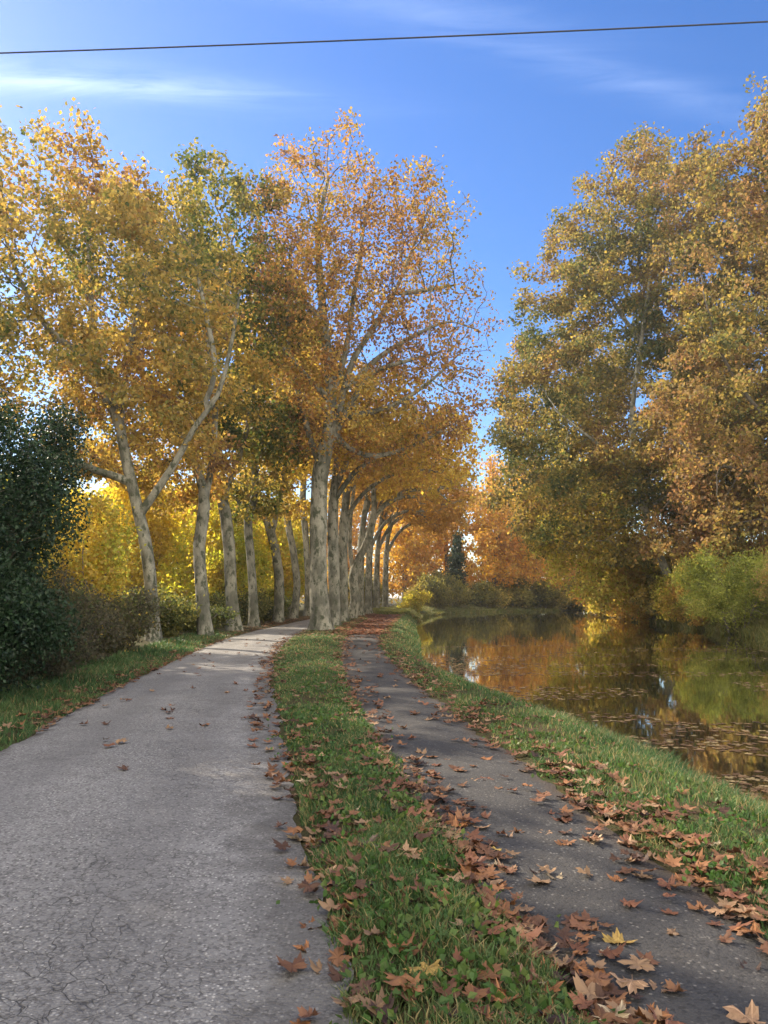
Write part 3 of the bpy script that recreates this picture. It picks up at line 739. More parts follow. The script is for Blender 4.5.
# ================================================================== SHRUBS
def shrub(name, label, cat, group, x, y, h, rx, ry, ns, nleaf, lsize, pal, seed, mat='twig_bark', leafmat='leaf', natt=260, step=.22, clump=.16, R0=.035, base_h=.35, lobes=5, **kw):
    g = np.random.default_rng(seed + 500)
    z = gz(x, y) - .04; lines = []
    for i in range(ns):
        a = 2 * math.pi * i / ns + g.uniform(-.4, .4); q = g.uniform(.08, .28)
        p0 = (x + math.cos(a) * rx * q, y + math.sin(a) * ry * q, z)
        p2 = (x + math.cos(a) * rx * (q + .3), y + math.sin(a) * ry * (q + .3), z + h * g.uniform(.4, .62))
        lines.append([p0, ((p0[0] + p2[0]) / 2 + g.normal() * .05, (p0[1] + p2[1]) / 2 + g.normal() * .05, z + h * .28), p2])
    lines[0][0] = (x, y, z)
    lr = kw.pop('lobe_r', .5); blobs = [((x, y, z + h * .5), (rx * .8, ry * .8, h * .5))]
    for i in range(lobes):
        a = g.uniform(0, 6.28); q = g.uniform(.35, .85) if lr > .4 else g.uniform(.6, .95)
        blobs.append(((x + math.cos(a) * rx * q, y + math.sin(a) * ry * q, z + h * (g.uniform(.25, .75) if lr > .4 else g.uniform(.1, .9))), (rx * lr, ry * lr, h * (g.uniform(.22, .38) if lr > .4 else g.uniform(.09, .15)))))
    return plant(name, label, cat, group, lines, blobs, natt, R0, nleaf, lsize, pal, seed, mat=mat, leafmat=leafmat, step=step, infl=1.6 + step * 2, kill=step * 1.6, r0=.005 * max(1, step / .22),
                 clump=clump, limb_share=9, flare=.1, trunk_name='stem', crown_name='foliage', lines_rooted=[True] * ns, from_z=z + h * .18, leaf_r=.03 * max(1, step / .22), lump=0, zmin=z + .05, sides=(8, 5, 3, 3), **kw)

DG = [(.014, .03, .014), (.022, .046, .019), (.034, .062, .024), (.06, .085, .028)]
shrub('evergreen_shrub', 'tall dense dark evergreen shrub at the left edge of the photo', 'shrub', 'dark evergreen shrubs left of the road', -7.2, 12.4, 5.2, 2.15, 2.1, 6, 85000, .07, DG, 61, mat='dark_bark', leafmat='evergreen', natt=900, step=.26, R0=.07, clump=.2, fill=.4, aspect=.6, lobes=40, lobe_r=.26)
shrub('evergreen_shrub', 'low dark evergreen shrub at the foot of the tall one beside the verge', 'shrub', 'dark evergreen shrubs left of the road', -5.9, 10.8, 2.3, 1.0, 1.3, 5, 17000, .07, DG, 62, mat='dark_bark', leafmat='evergreen', natt=350, R0=.04, fill=.4, aspect=.6)
shrub('evergreen_shrub', 'second tall evergreen shrub behind the one at the left edge', 'shrub', 'dark evergreen shrubs left of the road', -8.9, 16.5, 5.4, 1.8, 1.8, 5, 18000, .11, DG, 63, mat='dark_bark', leafmat='evergreen', natt=500, step=.3, R0=.07, fill=.4, aspect=.6, lobes=7)

BRM = [(.07, .07, .045), (.10, .095, .06), (.14, .115, .07), (.09, .11, .045), (.16, .15, .06)]
GBr = 'grey brown brambles along the left verge'
for i, (x, y, h, rx, lab, n) in enumerate([(-6.6, 14.6, 1.6, 1.15, 'grey brown bramble thicket touching the dark evergreen', 9000), (-7.1, 17.6, 1.75, 1.3, 'widest grey brown bramble thicket, left of the nearest plane trunk', 10000),
                                      (-7.2, 21, 1.6, 1.2, 'bramble with scattered yellow leaves beneath the forked plane tree', 8000), (-8.3, 19.5, 2.4, 1.3, 'taller twiggy bramble behind the thicket left of the forked plane', 8000)]):
    shrub('bramble_bush', lab, 'bush', GBr, x, y, h, rx, rx * 1.2, 12, n, .075, BRM if i != 2 else BRM + [GOLD, YELLOW], 70 + i, natt=700, step=.2, clump=.14, R0=.022)
shrub('slender_shrub', 'thin upright yellow green shrub left of the forked plane tree', 'shrub', None, -9.0, 23.5, 4.4, 1.5, 1.5, 6, 9000, .12, [OLIVE, LIME, GOLD, YELLOW], 75, natt=420, step=.28, clump=.25, R0=.05)

# dark ground-hugging growth between the trunks
GU = 'undergrowth bushes between the left trunks'
under = None
for i, (x, y, h, rx, lab) in enumerate([(-8.4, 29.0, 2.0, 1.3, 'undergrowth bush between the first and second left trunks'), (-8.6, 33.5, 2.2, 1.4, 'undergrowth bush left of the third left trunk'),
                                    (-8.4, 38.5, 2.2, 1.4, 'undergrowth bush between the third and fourth left trunks'), (-8.3, 44, 2.4, 1.6, 'undergrowth bush between the fourth and fifth left trunks'),
                                    (-8.2, 51, 2.4, 1.6, 'undergrowth bush between the fifth and sixth left trunks'), (-8.0, 59, 2.4, 1.7, 'undergrowth bush behind the sixth left trunk'), (-10.2, 31, 2.2, 1.6, 'undergrowth bush farther back behind the second left trunk')]):
    if under is None: under = shrub('undergrowth_bush', lab, 'bush', GU, x, y, h * .85, rx, rx * 1.3, 9, 6500, .13, [(.035, .05, .02), (.055, .075, .025), (.10, .11, .035), OLIVE], 80, lobes=9, natt=350, step=.25, clump=.2, R0=.03)
    else: copy_thing(under, on(x + .5 * math.sin(i * 2.3), y), 1.7 * i, (rx / 1.3 * (.8 + .3 * ((i * 37) % 10) / 10), h / 2.0 * (.45 + .65 * ((i * 53) % 10) / 10)), lab)

# sunlit yellow growth beyond the left row
GY = 'sunlit yellow small trees in the field beyond the left row'
PY = [(.34, .38, .07), (.46, .44, .075), (.60, .50, .085), YELLOW, (.66, .52, .08)]
yv = [shrub('yellow_tree', 'sunlit yellow small tree directly behind the forked plane tree', 'tree', GY, -13.5, 42, 8.6, 3.1, 3.1, 4, 15000, .22, PY, 91, leafmat='thin_leaf', natt=420, step=.4, clump=.35, R0=.09),
      shrub('yellow_tree', 'lime yellow small tree seen between the second and third left trunks', 'tree', GY, -12.2, 50, 8.8, 3.0, 3.0, 4, 15000, .24, [(.28, .34, .06), (.38, .41, .07), (.52, .47, .08), YELLOW], 92, leafmat='thin_leaf', natt=420, step=.4, clump=.35, R0=.09)]
for i, (x, y, s, lab) in enumerate([(-17, 44, 1.0, 'yellow small tree left of the forked plane trunk'), (-21, 43, .95, 'yellow small tree under the white glare, beside the dark evergreen'), (-25, 46, 1.05, 'yellow small tree mostly behind the dark evergreen'),
                                (-9.8, 47, .8, 'low yellow small tree between the third and fourth left trunks'), (-11, 58, 1.05, 'yellow green small tree between the fourth and fifth left trunks'), (-10, 66, 1.1, 'yellow green small tree between the fifth and sixth left trunks'),
                                (-15, 56, 1.1, 'yellow small tree farther back behind the second left trunk'), (-9.5, 76, 1.2, 'distant yellow small tree beside the big trunk at the road bend'), (-20, 58, 1.1, 'yellow small tree far back left of the forked plane'), (-13, 70, 1.2, 'distant lime small tree seen between the left trunks')]):
    copy_thing(yv[i % 2], on(x, y), 1.1 * i + .4, (s, s * (.9 + .07 * (i % 4))), lab)

for i, (x, y, s, lab) in enumerate([(-27, 82, 1.5, 'tall yellow tree far across the field, left of the forked plane'), (-21, 84, 1.4, 'tall yellow tree far across the field behind the forked plane'), (-16, 88, 1.5, 'tall lime tree far across the field behind the second left trunk'), (-34, 80, 1.5, 'tall yellow tree far across the field above the dark evergreen'), (-12, 96, 1.5, 'tall yellow tree far across the field behind the fifth left trunk'), (-40, 84, 1.6, 'tall lime tree far across the field behind the dark evergreen')]):
    copy_thing(yv[i % 2], on(x, y), 2.1 * i, (s, s * 1.1), lab, 'tall yellow trees on the far side of the field')

# far bank bushes
GF = 'bushes along the far bank of the canal'
PG = [(.16, .19, .045), (.24, .26, .06), (.31, .31, .075), (.34, .29, .08)]
gb = shrub('willow_bush', 'bright green feathery bush overhanging the canal on the far bank', 'bush', GF, 20.4, 44.5, 4.9, 3.1, 2.8, 8, 24000, .17, PG, 101, lobes=12, leafmat='thin_leaf', natt=700, step=.3, clump=.26, R0=.06, aspect=.4, droop=.2)
shrub('willow_bush', 'olive and pink tinged bush at the right edge of the far bank', 'bush', GF, 21.4, 40.3, 4.2, 2.3, 2.4, 7, 13000, .17, [(.16, .19, .04), (.24, .21, .06), (.30, .18, .08), (.24, .24, .05)], 102, natt=500, step=.3, clump=.26, R0=.05, aspect=.45)
ob = shrub('bank_bush', 'dark olive bush in the hollow left of the leaning trunk on the far bank', 'bush', GF, 23.2, 62, 3.4, 2.6, 2.6, 7, 9000, .24, [(.075, .09, .032), OLIVE, OLIVE, GOLD], 103, natt=400, step=.35, clump=.35, R0=.06)
for i, (x, y, s, hs, lab) in enumerate([(24.2, 70, 1.0, 1.1, 'olive bush below the yellow green tree on the far bank'), (25.2, 78, 1.1, 1.0, 'golden olive bush third beyond the leaning trunk on the far bank'), (27, 88, 1.1, 1.1, 'bush at the waterline below the sloping olive crown'),
                                    (30, 97, 1.2, 1.0, 'bush at the waterline where the far bank starts to bend'), (25.5, 53, 1.1, 1.5, 'shaded bush behind the bright green bush'), (27.5, 46, 1.3, 1.8, 'tall shaded bush behind the far bank bushes, near the right edge'), (24.6, 57, .7, .6, 'small bush at the foot of the pale leaning trunk'),
                                    (28, 65, 1.3, 1.6, 'shaded bush deep behind the dark hollow on the far bank'), (30, 76, 1.4, 1.8, 'shaded bush deep behind the yellow green tree')]):
    copy_thing(ob, on(x, y), 1.3 * i + .5, (s, hs), lab)
for i, (x, y, s, hs, lab) in enumerate([(21.4, 51, 1.0, 1.3, 'golden bush at the waterline between the green bush and the leaning trunk'), (21.9, 56, .9, .9, 'low golden bush just right of the leaning trunk'), (22.6, 66, 1.1, 1.2, 'golden bush hanging over the water under the yellow green tree'), (23.6, 73.5, 1.1, 1.2, 'golden bush hanging over the water left of the yellow green tree'),
                                    (24.6, 82, 1.2, 1.3, 'golden bush under the sloping olive crown at the waterline'), (26.4, 92, 1.2, 1.2, 'golden bush farthest along the straight far bank'), (30.5, 98.5, 1.3, 1.2, 'golden bush where the far bank begins to curve'), (35.5, 105, 1.5, 1.3, 'golden bush on the curving far bank behind the last big crown')]):
    if i == 0: wb = shrub('bank_bush', lab, 'bush', GF, x, y, 4.4, 2.5, 2.6, 7, 14000, .22, [OLIVE, LIME, GOLD, GOLD, AMBER], 106, leafmat='thin_leaf', natt=500, step=.35, clump=.3, R0=.05, lobes=11)
    else: copy_thing(wb, on(x, y), 1.9 * i, (s, hs), lab)
lb = shrub('round_bush', 'small lime yellow bush beside the far end of the towpath', 'bush', None, 2.9, 82, 2.2, 1.6, 1.6, 6, 5000, .17, [LIME, YELLOW, LIME], 104, natt=250, step=.3, clump=.22, R0=.03)
GEb = 'dark bushes at the waterline at the end of the canal'
for i, (x, y, s, hs, lab) in enumerate([(8.3, 108, 1.3, 1.5, 'dark bush at the waterline left of the evergreen cone'), (14.6, 116, 1.3, 1.2, 'olive bush at the waterline right of the evergreen cone'), (20.5, 121, 1.4, 1.4, 'bush at the waterline below the orange tree'), (6, 100, 1.0, 1.3, 'dark bush behind the small lime bush at the end of the path'), (25, 124, 1.4, 1.3, 'bush at the waterline second from the right at the end of the canal'), (31, 127.5, 1.7, 1.5, 'bush at the waterline farthest right at the end of the canal'), (-3.2, 108, 1.3, 1.5, 'bush closing the view left of the last towpath trunk')]):
    copy_thing(ob, on(x, y), 2.1 * i, (s, hs), lab, GEb)

# the wood closing the view, far off: reads as one mass
g = np.random.default_rng(5); cen = []
for k in range(70):
    t = k / 69; x = -150 + 330 * t + g.normal() * 4; y = 175 + g.uniform(-15, 25) - 20 * math.sin(t * 3.1) 
    cen.append(((x, y, g.uniform(4, 6)), (g.uniform(5, 8), 5, g.uniform(4, 7))))
pp = ell_points(cen, 26000, g, .5, None, 0)
v, f, c = leaf_cards(pp, .8, pal_cols(pp, [OLIVE, GOLD, AMBER, BROWN, OLIVE], g, .06, 9), g)
tag(obj('distant_wood', make_mesh('distant_wood', v, [f], M['leaf'], [c], smooth=False)), 'distant autumn wood closing the view behind the canal bend', 'wood', kind='stuff')

# trees just outside the left of the picture: they keep the foreground in shade
GS = 'shade trees left of the road near the viewer'
sh = plant('plane_tree', 'broad plane tree across the verge left of the viewer', 'tree', GS,
      [[on(-14, 5), (-13.9, 5, 3), (-13.7, 5.2, 6), (-13.8, 5, 9)]], [((-14, 5, 9), (3.5, 4.5, 4)), ((-14, 2, 5), (3, 3.5, 3.5)), ((-14, 8, 5), (3, 3.5, 3.5))], 500, .4, 26000, .32, PL2, 51, from_z=2.5, step=.7, infl=5, kill=1.1, min_r=.02, fill=.4)
for i, (x, y, lab) in enumerate([(-15.5, 14, 'second broad plane tree across the verge, just outside the left of the photo'), (-18, 23, 'third broad plane tree across the verge, left of the evergreens'), (-14, -4, 'broad plane tree across the verge behind the viewer')]):
    copy_thing(sh, on(x, y), 2 * i + .5, (1, 1), lab)

# ================================================================== OVERHEAD WIRE
t = np.linspace(-1, 1, 60); wp = np.stack([-.12 + 30 * t, 8.2 - 1.7 * t, 7.97 + .9 * t ** 2], 1)
v, f = tube(wp, np.full(60, .0085), 6, rng)
tag(obj('overhead_wire', make_mesh('overhead_wire', v, [f], M['wire'])), 'single black overhead wire crossing the sky above the road', 'wire')

# ================================================================== GRASS
def grass(name, label, zones, dens0, hgt, pal, seed, ymax, straw=.1):
    g = np.random.default_rng(seed); PX = []; PY_ = []
    for lo, hi, y0, y1, k in zones:
        ys = np.linspace(y0, y1, 400); wd = np.maximum(hi(ys) - lo(ys), .05); dn = dens0 * k * np.minimum(1, (4.5 / np.maximum(ys, .1)) ** 1.35)
        lin = wd * dn; tot = np.trapezoid(lin, ys) if hasattr(np, 'trapezoid') else np.trapz(lin, ys); n = int(tot)
        cdf = np.cumsum(lin); cdf /= cdf[-1]; y = np.interp(g.uniform(0, 1, n), cdf, ys)
        u = g.uniform(0, 1, n); x = lo(y) + u * (hi(y) - lo(y)); PX.append(x); PY_.append(y)
    x = np.concatenate(PX); y = np.concatenate(PY_)
    tuft = n2(x, y, 3.2, seed) * .6 + n2(x, y, 9, seed + 1) * .4
    keep = g.uniform(0, 1, len(x)) < np.clip((tuft - .27) * 2.8, .05, 1); x, y, tuft = x[keep], y[keep], tuft[keep]
    n = len(x); z = H(x, y)
    far_ = np.maximum(1, y / 6) ** .8
    h = hgt(x, y) * (.35 + tuft * 1.1) * g.uniform(.5, 1.3, n); w = .0033 * far_ * g.uniform(.7, 1.5, n)
    a = g.uniform(0, 2 * np.pi, n); lean = g.uniform(.15, .95, n) * h
    b = g.uniform(0, 2 * np.pi, n)
    base = np.stack([x, y, z - .01], 1); s = np.stack([np.cos(a), np.sin(a), 0 * a], 1) * w[:, None]
    d = np.stack([np.cos(b) * lean, np.sin(b) * lean, 0 * b], 1)
    mid = base + d * .35 + np.array([0, 0, 1]) * (h * .62)[:, None]; tip = base + d + np.array([0, 0, 1]) * (h * .95)[:, None]
    V = np.stack([base - s, base + s, mid + s * .75, mid - s * .75, tip], 1).reshape(-1, 3)
    i = np.arange(n) * 5
    q = np.stack([i, i + 1, i + 2, i + 3], 1); tr = np.stack([i + 3, i + 2, i + 4], 1)
    c = pal_cols(base, pal, g, 1.2, seed, 0, .6)
    st = g.uniform(0, 1, n) < straw; c[st] = np.array([.30, .24, .11]) * g.uniform(.7, 1.2, (st.sum(), 1))
    o = obj(name, make_mesh(name, V, [q, tr], M['grass'], [c, c], smooth=False))
    return tag(o, label, 'grass', kind='stuff')
PGr = [(.042, .09, .033), (.062, .122, .043), (.082, .145, .05), (.115, .15, .056)]
grass('verge_grass', 'green grass strip between the road and the towpath', [(lambda y: road_r(y) + .10 * (n2(y, 0 * y, 2.3, 91) - .25), lambda y: path_l(y) + .22 * (n2(y, 0 * y, 1.7, 92) - .45), 1.2, 60, 1.0)], 8500, lambda x, y: .07 + 0 * x, PGr, 201, 60, .2)
grass('verge_grass', 'grass on the bank between towpath and canal', [(lambda y: path_r(y) + .3 * (n2(y, 0 * y, 1.4, 93) - .35), lambda y: np.minimum(water_e(y), path_r(y) + 3.2) - .05, 2.0, 75, 1.0)], 4200,
      lambda x, y: .075 + .09 * sm(.3, .8, (x - path_r(y)) / (water_e(y) - path_r(y))), PGr, 202, 75, .2)
grass('verge_grass', 'grass verge along the left side of the road', [(lambda y: road_l(y) - 1.5, lambda y: road_l(y) + .02, 6.5, 34, 1.0)], 5200, lambda x, y: .1 + .05 * sm(.4, 1.2, road_l(y) - x), PGr, 203, 34)
grass('bank_grass', 'rough grass on the near bank where the canal bends away', [(lambda y: water_e(y) - 5, lambda y: water_e(y) + .2, 70, 121, 8)], 5200, lambda x, y: .4 + 0 * x, [OLIVE, (.10, .14, .035), (.2, .17, .06)], 205, 121)
grass('bank_grass', 'rough grass and weeds along the far bank waterline', [(lambda y: far_e(y) + .1, lambda y: far_e(y) + 2.2, 30, 75, 5)], 5200, lambda x, y: .45 + 0 * x, [OLIVE, (.08, .11, .03), (.2, .17, .06)], 204, 75)

# low broad-leaved weeds among the grass
g = np.random.default_rng(321); W_ = []
for _ in range(520):
    y = 2.9 * (16 / 2.9) ** g.uniform(); lo, hi = (float(road_r(y)) + .05, float(path_l(y)) - .02) if g.uniform() < .45 else (float(path_r(y)) + .1, float(water_e(y)) - .6)
    x = lo + (hi - lo) * g.uniform(); k = g.integers(8, 26); rr = g.uniform(.04, .13)
    px_ = x + g.normal(size=k) * rr; py_ = y + g.normal(size=k) * rr
    W_.append(np.stack([px_, py_, H(px_, py_) + g.uniform(.01, .06, k)], 1))
W_ = np.concatenate(W_)
v, f, c = leaf_cards(W_, .042, pal_cols(W_, [(.04, .085, .02), (.06, .12, .03), (.10, .14, .035)], g, 2, 4), g, -.5, .75)
tag(obj('verge_weed', make_mesh('verge_weed', v, [f], M['grass'], [c], smooth=False)), 'low broad leaved weeds growing among the verge grass', 'weeds', kind='stuff')

# ================================================================== FALLEN LEAVES
def lobed_outline(g, n=5):
    """palmate leaf outline around its base point, unit length"""
    lobes = [(-118, .50), (-62, .86), (0, 1.0), (62, .86), (118, .50)]
    P = [(0, -.02)]
    for k, (a, l) in enumerate(lobes):
        a = R(a + g.uniform(-6, 6)); l *= g.uniform(.88, 1.1)
        for da, q in ((-23, .60), (-15, .82), (-10, .72), (0, 1.02), (9, .74), (15, .84), (23, .60)):
            aa = a + R(da); P.append((math.sin(aa) * l * q, math.cos(aa) * l * q))
        if k < 4:
            b = R((lobes[k][0] + lobes[k + 1][0]) / 2); P.append((math.sin(b) * .44, math.cos(b) * .44))
    return np.array(P)

def leaf_arrays(g, posture):
    P = lobed_outline(g); n = len(P)
    C0 = np.array([0, .22]); inner = C0 + (P - C0) * .5
    V2 = np.vstack([[C0], inner, P]); r = np.linalg.norm(V2 - C0, axis=1)
    ang = np.arctan2(V2[:, 0], V2[:, 1] + .02)
    z = .05 * np.cos(ang * 5.8) * r * 1.6 + g.normal(size=len(V2)) * .018
    amp = {'flat': .16, 'curled': .6, 'crumpled': .4}[posture]
    th = g.uniform(0, 3.14); ax = np.cos(th) * V2[:, 0] + np.sin(th) * (V2[:, 1] - .25)
    z = z + amp * ax ** 2 * g.uniform(.8, 1.3)
    if posture == 'crumpled': z = z + .42 * (vnoise(np.c_[V2 * 3.1, 0 * r + g.uniform(0, 99)], 1, 3) - .5)
    if posture == 'curled': V2 = V2 * (1 - .22 * np.abs(ax)[:, None])
    V = np.c_[V2[:, 0], V2[:, 1] - .25, z]
    i = np.arange(n); j = (i + 1) % n
    tri = np.stack([0 * i, 1 + i, 1 + j], 1); quad = np.stack([1 + i, 1 + n + i, 1 + n + j, 1 + j], 1)
    # stalk
    s0 = len(V); sx = g.uniform(-.15, .15)
    st = np.array([[-.012, -.25, V[1 + n, 2]], [.012, -.25, V[1 + n, 2]], [.010 + sx, -.62, .05], [-.010 + sx, -.62, .05]])
    V = np.vstack([V, st]); quad = np.vstack([quad, [[s0, s0 + 1, s0 + 2, s0 + 3]]])
    V[:, 2] -= V[:, 2].min()
    return V, tri, quad

gl = np.random.default_rng(99)
ARR = {p: [leaf_arrays(gl, p) for _ in range(5)] for p in ('flat', 'curled', 'crumpled')}
_lm = {}
def leaf_mesh(post, k, colr):
    key = (post, k, colr)
    if key not in _lm:
        V, t_, q_ = ARR[post][k]
        _lm[key] = make_mesh('fallen_leaf', V, [t_, q_], M[colr])
    return _lm[key]

def zone_of(x, y):
    a, b, c, d, w = [float(q(y)) for q in (road_l, road_r, path_l, path_r, water_e)]
    if x < b - .55: return 'on the open road tarmac'
    if x < b + .02: return "on the road's dark shoulder"
    if x < (b + c) / 2: return "on the grass strip's road side"
    if x < c - .08: return "on the grass strip's path side"
    if x < c + .32: return "along the towpath's left edge"
    if x < d - .28: return 'on the bare middle towpath'
    if x < d + .35: return "along the towpath's right edge"
    return 'on the canal bank grass'

def sample_litter(n, y0, y1, g, pw):
    """random litter positions, denser along the path edges"""
    out = []
    while len(out) < n:
        y = y0 * (y1 / y0) ** (g.uniform() ** pw)
        b, c, d, w = [float(q(y)) for q in (road_r, path_l, path_r, water_e)]
        k = g.uniform()
        if k < .11: x = b + g.normal() * .16 + .08
        elif k < .26: x = g.uniform(b, c)
        elif k < .56: x = c + g.normal() * .17 + .04
        elif k < .595: x = g.uniform(c, d)
        elif k < .90: x = d + .16 - g.normal() * .24
        else: x = g.uniform(d, d + (w - d) * .6)
        if n2(np.array([x]), np.array([y]), 1.2, 41)[0] < .36 and g.uniform() < .75: continue
        out.append((x, y))
    return np.array(out)

GLf = 'fallen plane leaves on the ground nearest the viewer'
used = {}
colw = [('rust brown', .36), ('reddish brown', .22), ('tan', .20), ('dark brown', .13), ('pale straw', .06), ('golden yellow', .03)]
cands = [(-.47, 4.75), (-.62, 5.9), (-.9, 6.6), (-.33, 3.9), (-.12, 4.0), (-.25, 4.6), (-.2, 3.5), (-1.5, 9.5), (-3.1, 11.5), (-2.6, 13), (-2.2, 9.7)] + [tuple(p) for p in sample_litter(1600, 2.85, 8.0, gl, 1.25)]
def band(y): return 'at the very front' if y < 3.7 else 'near the front' if y < 4.8 else 'a few steps ahead' if y < 6.5 else 'farther ahead'
n_ind = 0; taken = []
posts = ['lying flat', 'curled up', 'crumpled']; pkey = {'lying flat': 'flat', 'curled up': 'curled', 'crumpled': 'crumpled'}
sizes = [('small', .055), ('large', .108), ('', .08)]
for (x, y) in cands:
    if n_ind >= 300: break
    # inside the picture?
    dd = math.cos(PITCH) * y - math.sin(PITCH) * CH; pxx = 384 + F * x / dd
    if pxx > 790 or pxx < -10 or (y < 3.0 and pxx < 380): continue
    if any((x - a) ** 2 + (y - b) ** 2 < .0012 for a, b in taken): continue
    zn = zone_of(x, y); bd = band(y)
    for tr_ in range(40):
        cn = gl.choice([c[0] for c in colw], p=[c[1] for c in colw]); po = posts[gl.choice(3, p=[.28, .40, .32])]; si = sizes[gl.choice(3)]
        if (zn, bd, cn, po, si[0]) not in used: break
    else: continue
    used[(zn, bd, cn, po, si[0])] = 1
    o = obj('fallen_leaf', leaf_mesh(pkey[po], int(gl.integers(5)), cn))
    tag(o, f"{(si[0] or 'medium') + ' '}{cn} leaf {po} {zn}, {bd}", 'leaf', GLf)
    s = si[1] * gl.uniform(.92, 1.08); o.scale = (s, s, s)
    grassy = 'grass' in zn
    o.location = (x, y, gz(x, y) + (gl.uniform(.0, .035) if grassy else .030 if 'edge' not in zn else gl.uniform(.028, .05)) * (1 if True else 0))
    if not grassy:
        o.location.z = gz(x, y) + (.02 if 'middle' in zn or 'open' in zn else gl.uniform(.012, .035))
    tilt = .2 if grassy else .05 if 'middle' in zn or 'open' in zn else .13
    o.rotation_euler = (gl.normal() * tilt, gl.normal() * tilt, gl.uniform(0, 6.28)); taken.append((x, y)); n_ind += 1

def litter(name, label, pos, z, size, pal, g, tilt, flat=True):
    Vs = []; T = []; Q = []; ct = []; cq = []; off = 0
    P = np.array(pal); keys = ('flat', 'flat', 'curled', 'crumpled') if not flat else ('flat',)
    for (x, y), zz in zip(pos, z):
        V, t_, q_ = ARR[keys[g.integers(len(keys))]][g.integers(5)]
        s = size * g.uniform(.7, 1.25); a = g.uniform(0, 6.28); ca, sa = math.cos(a), math.sin(a)
        W = V * s; tx, ty = g.normal(size=2) * tilt
        zz2 = W[:, 2] * (.25 if flat else 1) + W[:, 0] * tx + W[:, 1] * ty
        Vs.append(np.c_[W[:, 0] * ca - W[:, 1] * sa + x, W[:, 0] * sa + W[:, 1] * ca + y, zz2 + zz])
        c = P[g.integers(len(P))] * g.uniform(.7, 1.25)
        T.append(t_ + off); Q.append(q_ + off); off += len(V); ct.append(np.repeat(c[None], len(t_), 0)); cq.append(np.repeat(c[None], len(q_), 0))
    me = make_mesh(name, np.concatenate(Vs), [np.concatenate(T), np.concatenate(Q)], M['litter'], [np.concatenate(ct), np.concatenate(cq)])
    return tag(obj(name, me), label, 'leaves', kind='stuff')
PD = [(.21, .1, .048), (.16, .07, .04), (.23, .145, .085), (.085, .045, .03), (.14, .068, .04), (.17, .085, .045)]
q1 = sample_litter(1900, 3.0, 34, gl, .8); q1 = q1[q1[:, 1] > 3.0]
# under the rows of trees and along the road edges
ex = []; carpet = []
for _ in range(4200):
    y = gl.uniform(30, 90); k = gl.uniform()
    if k < .5: x = float(path_l(y)) + gl.normal() * .9
    elif k < .8: x = float(road_l(y)) - abs(gl.normal()) * .7 + .1
    else: x = float(road_r(y)) + abs(gl.normal()) * .8 - .15
    ex.append((x, y))
for _ in range(3600):
    y = 33 + 60 * gl.uniform() ** 1.3; carpet.append((gl.uniform(float(path_l(y)) - .7, float(path_r(y)) + .4), y))
for _ in range(420):
    y = gl.uniform(9, 30); ex.append((float(road_l(y)) - abs(gl.normal()) * .3 + .12, y))
for _ in range(260):
    y = gl.uniform(7, 30); ex.append((gl.uniform(float(road_l(y)), float(road_r(y))) if gl.uniform() < .25 else float(road_r(y)) - abs(gl.normal()) * .2, y))
q1 = np.vstack([q1, ex]); zz = H(q1[:, 0], q1[:, 1]) + gl.uniform(.024, .05, len(q1))
litter('leaf_litter', 'scattered brown leaf litter along the road, towpath and under the plane trees', q1, zz, .088, PD, gl, .13, flat=False)
carpet = np.array(carpet); litter('leaf_carpet', 'reddish brown carpet of leaves covering the far end of the towpath', carpet, H(carpet[:, 0], carpet[:, 1]) + gl.uniform(.03, .05, len(carpet)), .14, [(.24, .09, .045), (.2, .075, .04), (.26, .12, .06)], gl, .12)
fl = []
while len(fl) < 4200:
    y = 7 + 28 * gl.uniform() ** 1.4; w = float(water_e(y)); x = w + gl.uniform(0, 1) ** 1.5 * min(14, far_e(y) - w)
    if n2(np.array([x * .5]), np.array([y * 1.4]), .55, 61)[0] > .52: fl.append((x, y))
fl = np.array(fl)
litter('floating_leaf_litter', 'brown and tan leaves floating in drifts on the canal', fl, np.full(len(fl), WZ + .004), .09, [(.2, .115, .055), (.25, .155, .07), (.15, .085, .04), (.33, .24, .11)], gl, .01)

# ================================================================== THIN AUTUMN HAZE
hm, hnt, hout = new_mat('thin_haze'); pv = hnt.nodes.new('ShaderNodeVolumePrincipled'); pv.inputs['Density'].default_value = .00048; pv.inputs['Color'].default_value = (.96, .94, .9, 1); pv.inputs['Anisotropy'].default_value = .5
hnt.links.new(pv.outputs[0], hout.inputs['Volume'])
hv = np.array([[x, y, z] for x in (-4600, 4600) for y in (-1600, 4200) for z in (-4, 45)], float)
hz = obj('haze', make_mesh('haze', hv, [np.array([[0, 1, 3, 2], [4, 6, 7, 5], [0, 4, 5, 1], [2, 3, 7, 6], [0, 2, 6, 4], [1, 5, 7, 3]])], hm, smooth=False)); tag(hz, 'thin warm autumn haze in the air', 'haze', kind='stuff')

# ================================================================== SKY, SUN, CAMERA
SUN_EL, SUN_AZ = R(30), R(-52)     # azimuth clockwise from straight ahead
W = bpy.data.worlds.new('World'); S.world = W; W.use_nodes = True
N = NT(W.node_tree); W.node_tree.nodes.clear()
sky = N.n('ShaderNodeTexSky'); sky.sky_type = 'NISHITA'; sky.sun_disc = False; sky.sun_elevation = SUN_EL; sky.sun_rotation = SUN_AZ
sky.air_density = 1.0; sky.dust_density = .25; sky.ozone_density = 2.5
tc = N.n('ShaderNodeTexCoord').outputs['Generated']
nrm = N.n('ShaderNodeVectorMath', operation='NORMALIZE'); N.l(tc, nrm.inputs[0])
sep = N.n('ShaderNodeSeparateXYZ'); N.l(nrm.outputs[0], sep.inputs[0])
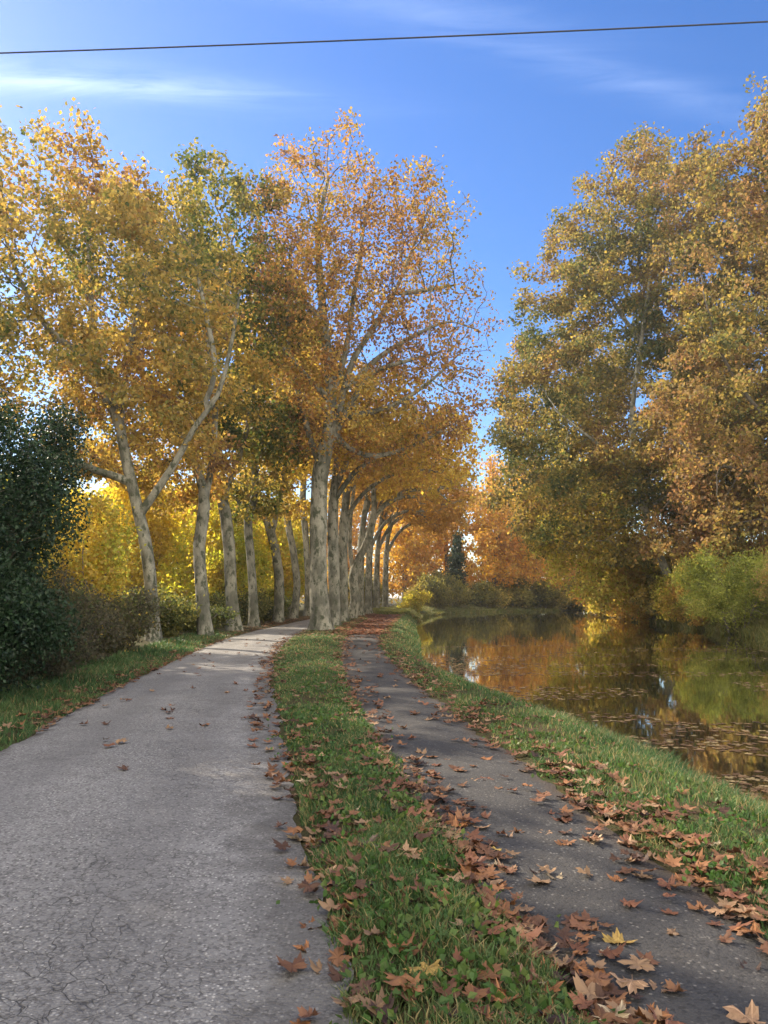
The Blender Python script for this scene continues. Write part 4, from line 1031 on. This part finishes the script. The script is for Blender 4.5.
# two thin cirrus streaks: project the direction on a high flat layer
el = N.math('MAXIMUM', sep.outputs[2], .05); cx = N.math('DIVIDE', sep.outputs[0], el); cy = N.math('DIVIDE', sep.outputs[1], el)
cb = N.n('ShaderNodeCombineXYZ'); N.l(N.math('ADD', N.math('MULTIPLY', cx, .9), N.math('MULTIPLY', cy, .25)), cb.inputs[0]); N.l(N.math('MULTIPLY', cy, 5), cb.inputs[1])
wn = N.noise(cb.outputs[0], 2.6, 6, .6, .6)
def streak(x0, y0, sx, sy, k, tilt=0.0):
    dx = N.math('SUBTRACT', cx, x0); dy = N.math('SUBTRACT', N.math('SUBTRACT', cy, y0), N.math('MULTIPLY', dx, tilt))
    a = N.math('MULTIPLY', dx, 1 / sx); b = N.math('MULTIPLY', dy, 1 / sy)
    r = N.math('ADD', N.math('MULTIPLY', a, a), N.math('MULTIPLY', b, b))
    return N.math('MULTIPLY', N.math('POWER', 2.718, N.math('MULTIPLY', r, -1.0)), k)
def cdir(px, py):
    p = at(px, py, 10); return p[0] / (p[2] - CH), 10 / (p[2] - CH)
c1 = cdir(70, 82); c2 = cdir(610, 75); c3 = cdir(430, 8)
mask = N.math('ADD', N.math('ADD', streak(c1[0], c1[1], .40, .05, .34, .12), streak(c2[0], c2[1], .4, .05, .11, .35)), streak(c3[0], c3[1], .3, .04, .09, .2))
cl = N.math('MULTIPLY', mask, N.ramp(wn, .32, .72), True)
hs = N.n('ShaderNodeHueSaturation'); hs.inputs['Saturation'].default_value = 1.3; hs.inputs['Value'].default_value = .70; hs.inputs['Hue'].default_value = .512; N.l(sky.outputs[0], hs.inputs['Color'])
skyc = N.mix(cl, hs.outputs[0], (5.4, 6.2, 7.6))
# broken bright cloud added to the unseen sky behind the viewer to lift shade
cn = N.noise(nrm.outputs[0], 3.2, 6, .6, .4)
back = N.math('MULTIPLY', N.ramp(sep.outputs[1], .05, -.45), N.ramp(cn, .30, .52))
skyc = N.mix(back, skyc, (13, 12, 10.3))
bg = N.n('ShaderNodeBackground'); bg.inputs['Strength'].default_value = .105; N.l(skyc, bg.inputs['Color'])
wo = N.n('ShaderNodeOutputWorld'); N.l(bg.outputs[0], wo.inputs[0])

sd = Vector((math.sin(SUN_AZ) * math.cos(SUN_EL), math.cos(SUN_AZ) * math.cos(SUN_EL), math.sin(SUN_EL)))
L = bpy.data.lights.new('sun', 'SUN'); L.energy = 3.6; L.angle = R(.6); L.color = (1, .86, .66)
so = bpy.data.objects.new('sun', L); C.objects.link(so); so.rotation_euler = sd.to_track_quat('Z', 'Y').to_euler(); so.location = (-40, 10, 30)

cam = bpy.data.cameras.new('camera'); co = bpy.data.objects.new('camera', cam); C.objects.link(co); S.camera = co
co.location = (0, 0, CH); co.rotation_euler = (R(90) + PITCH, 0, 0)
cam.sensor_fit = 'VERTICAL'; cam.sensor_height = 36; cam.lens = F / 1024 * 36; cam.clip_end = 9000; cam.clip_start = .05

S.view_settings.view_transform = 'Standard'; S.view_settings.look = 'None'; S.view_settings.gamma = 1; S.view_settings.use_curve_mapping = False
S.view_settings.exposure = 1.72
S.render.engine = 'CYCLES'
cy_ = S.cycles; cy_.max_bounces = 9; cy_.diffuse_bounces = 6; cy_.glossy_bounces = 3; cy_.transmission_bounces = 6; cy_.transparent_max_bounces = 4
cy_.use_denoising = True; cy_.sample_clamp_indirect = 6
try: cy_.denoiser = 'OPENIMAGEDENOISE'
except Exception: pass
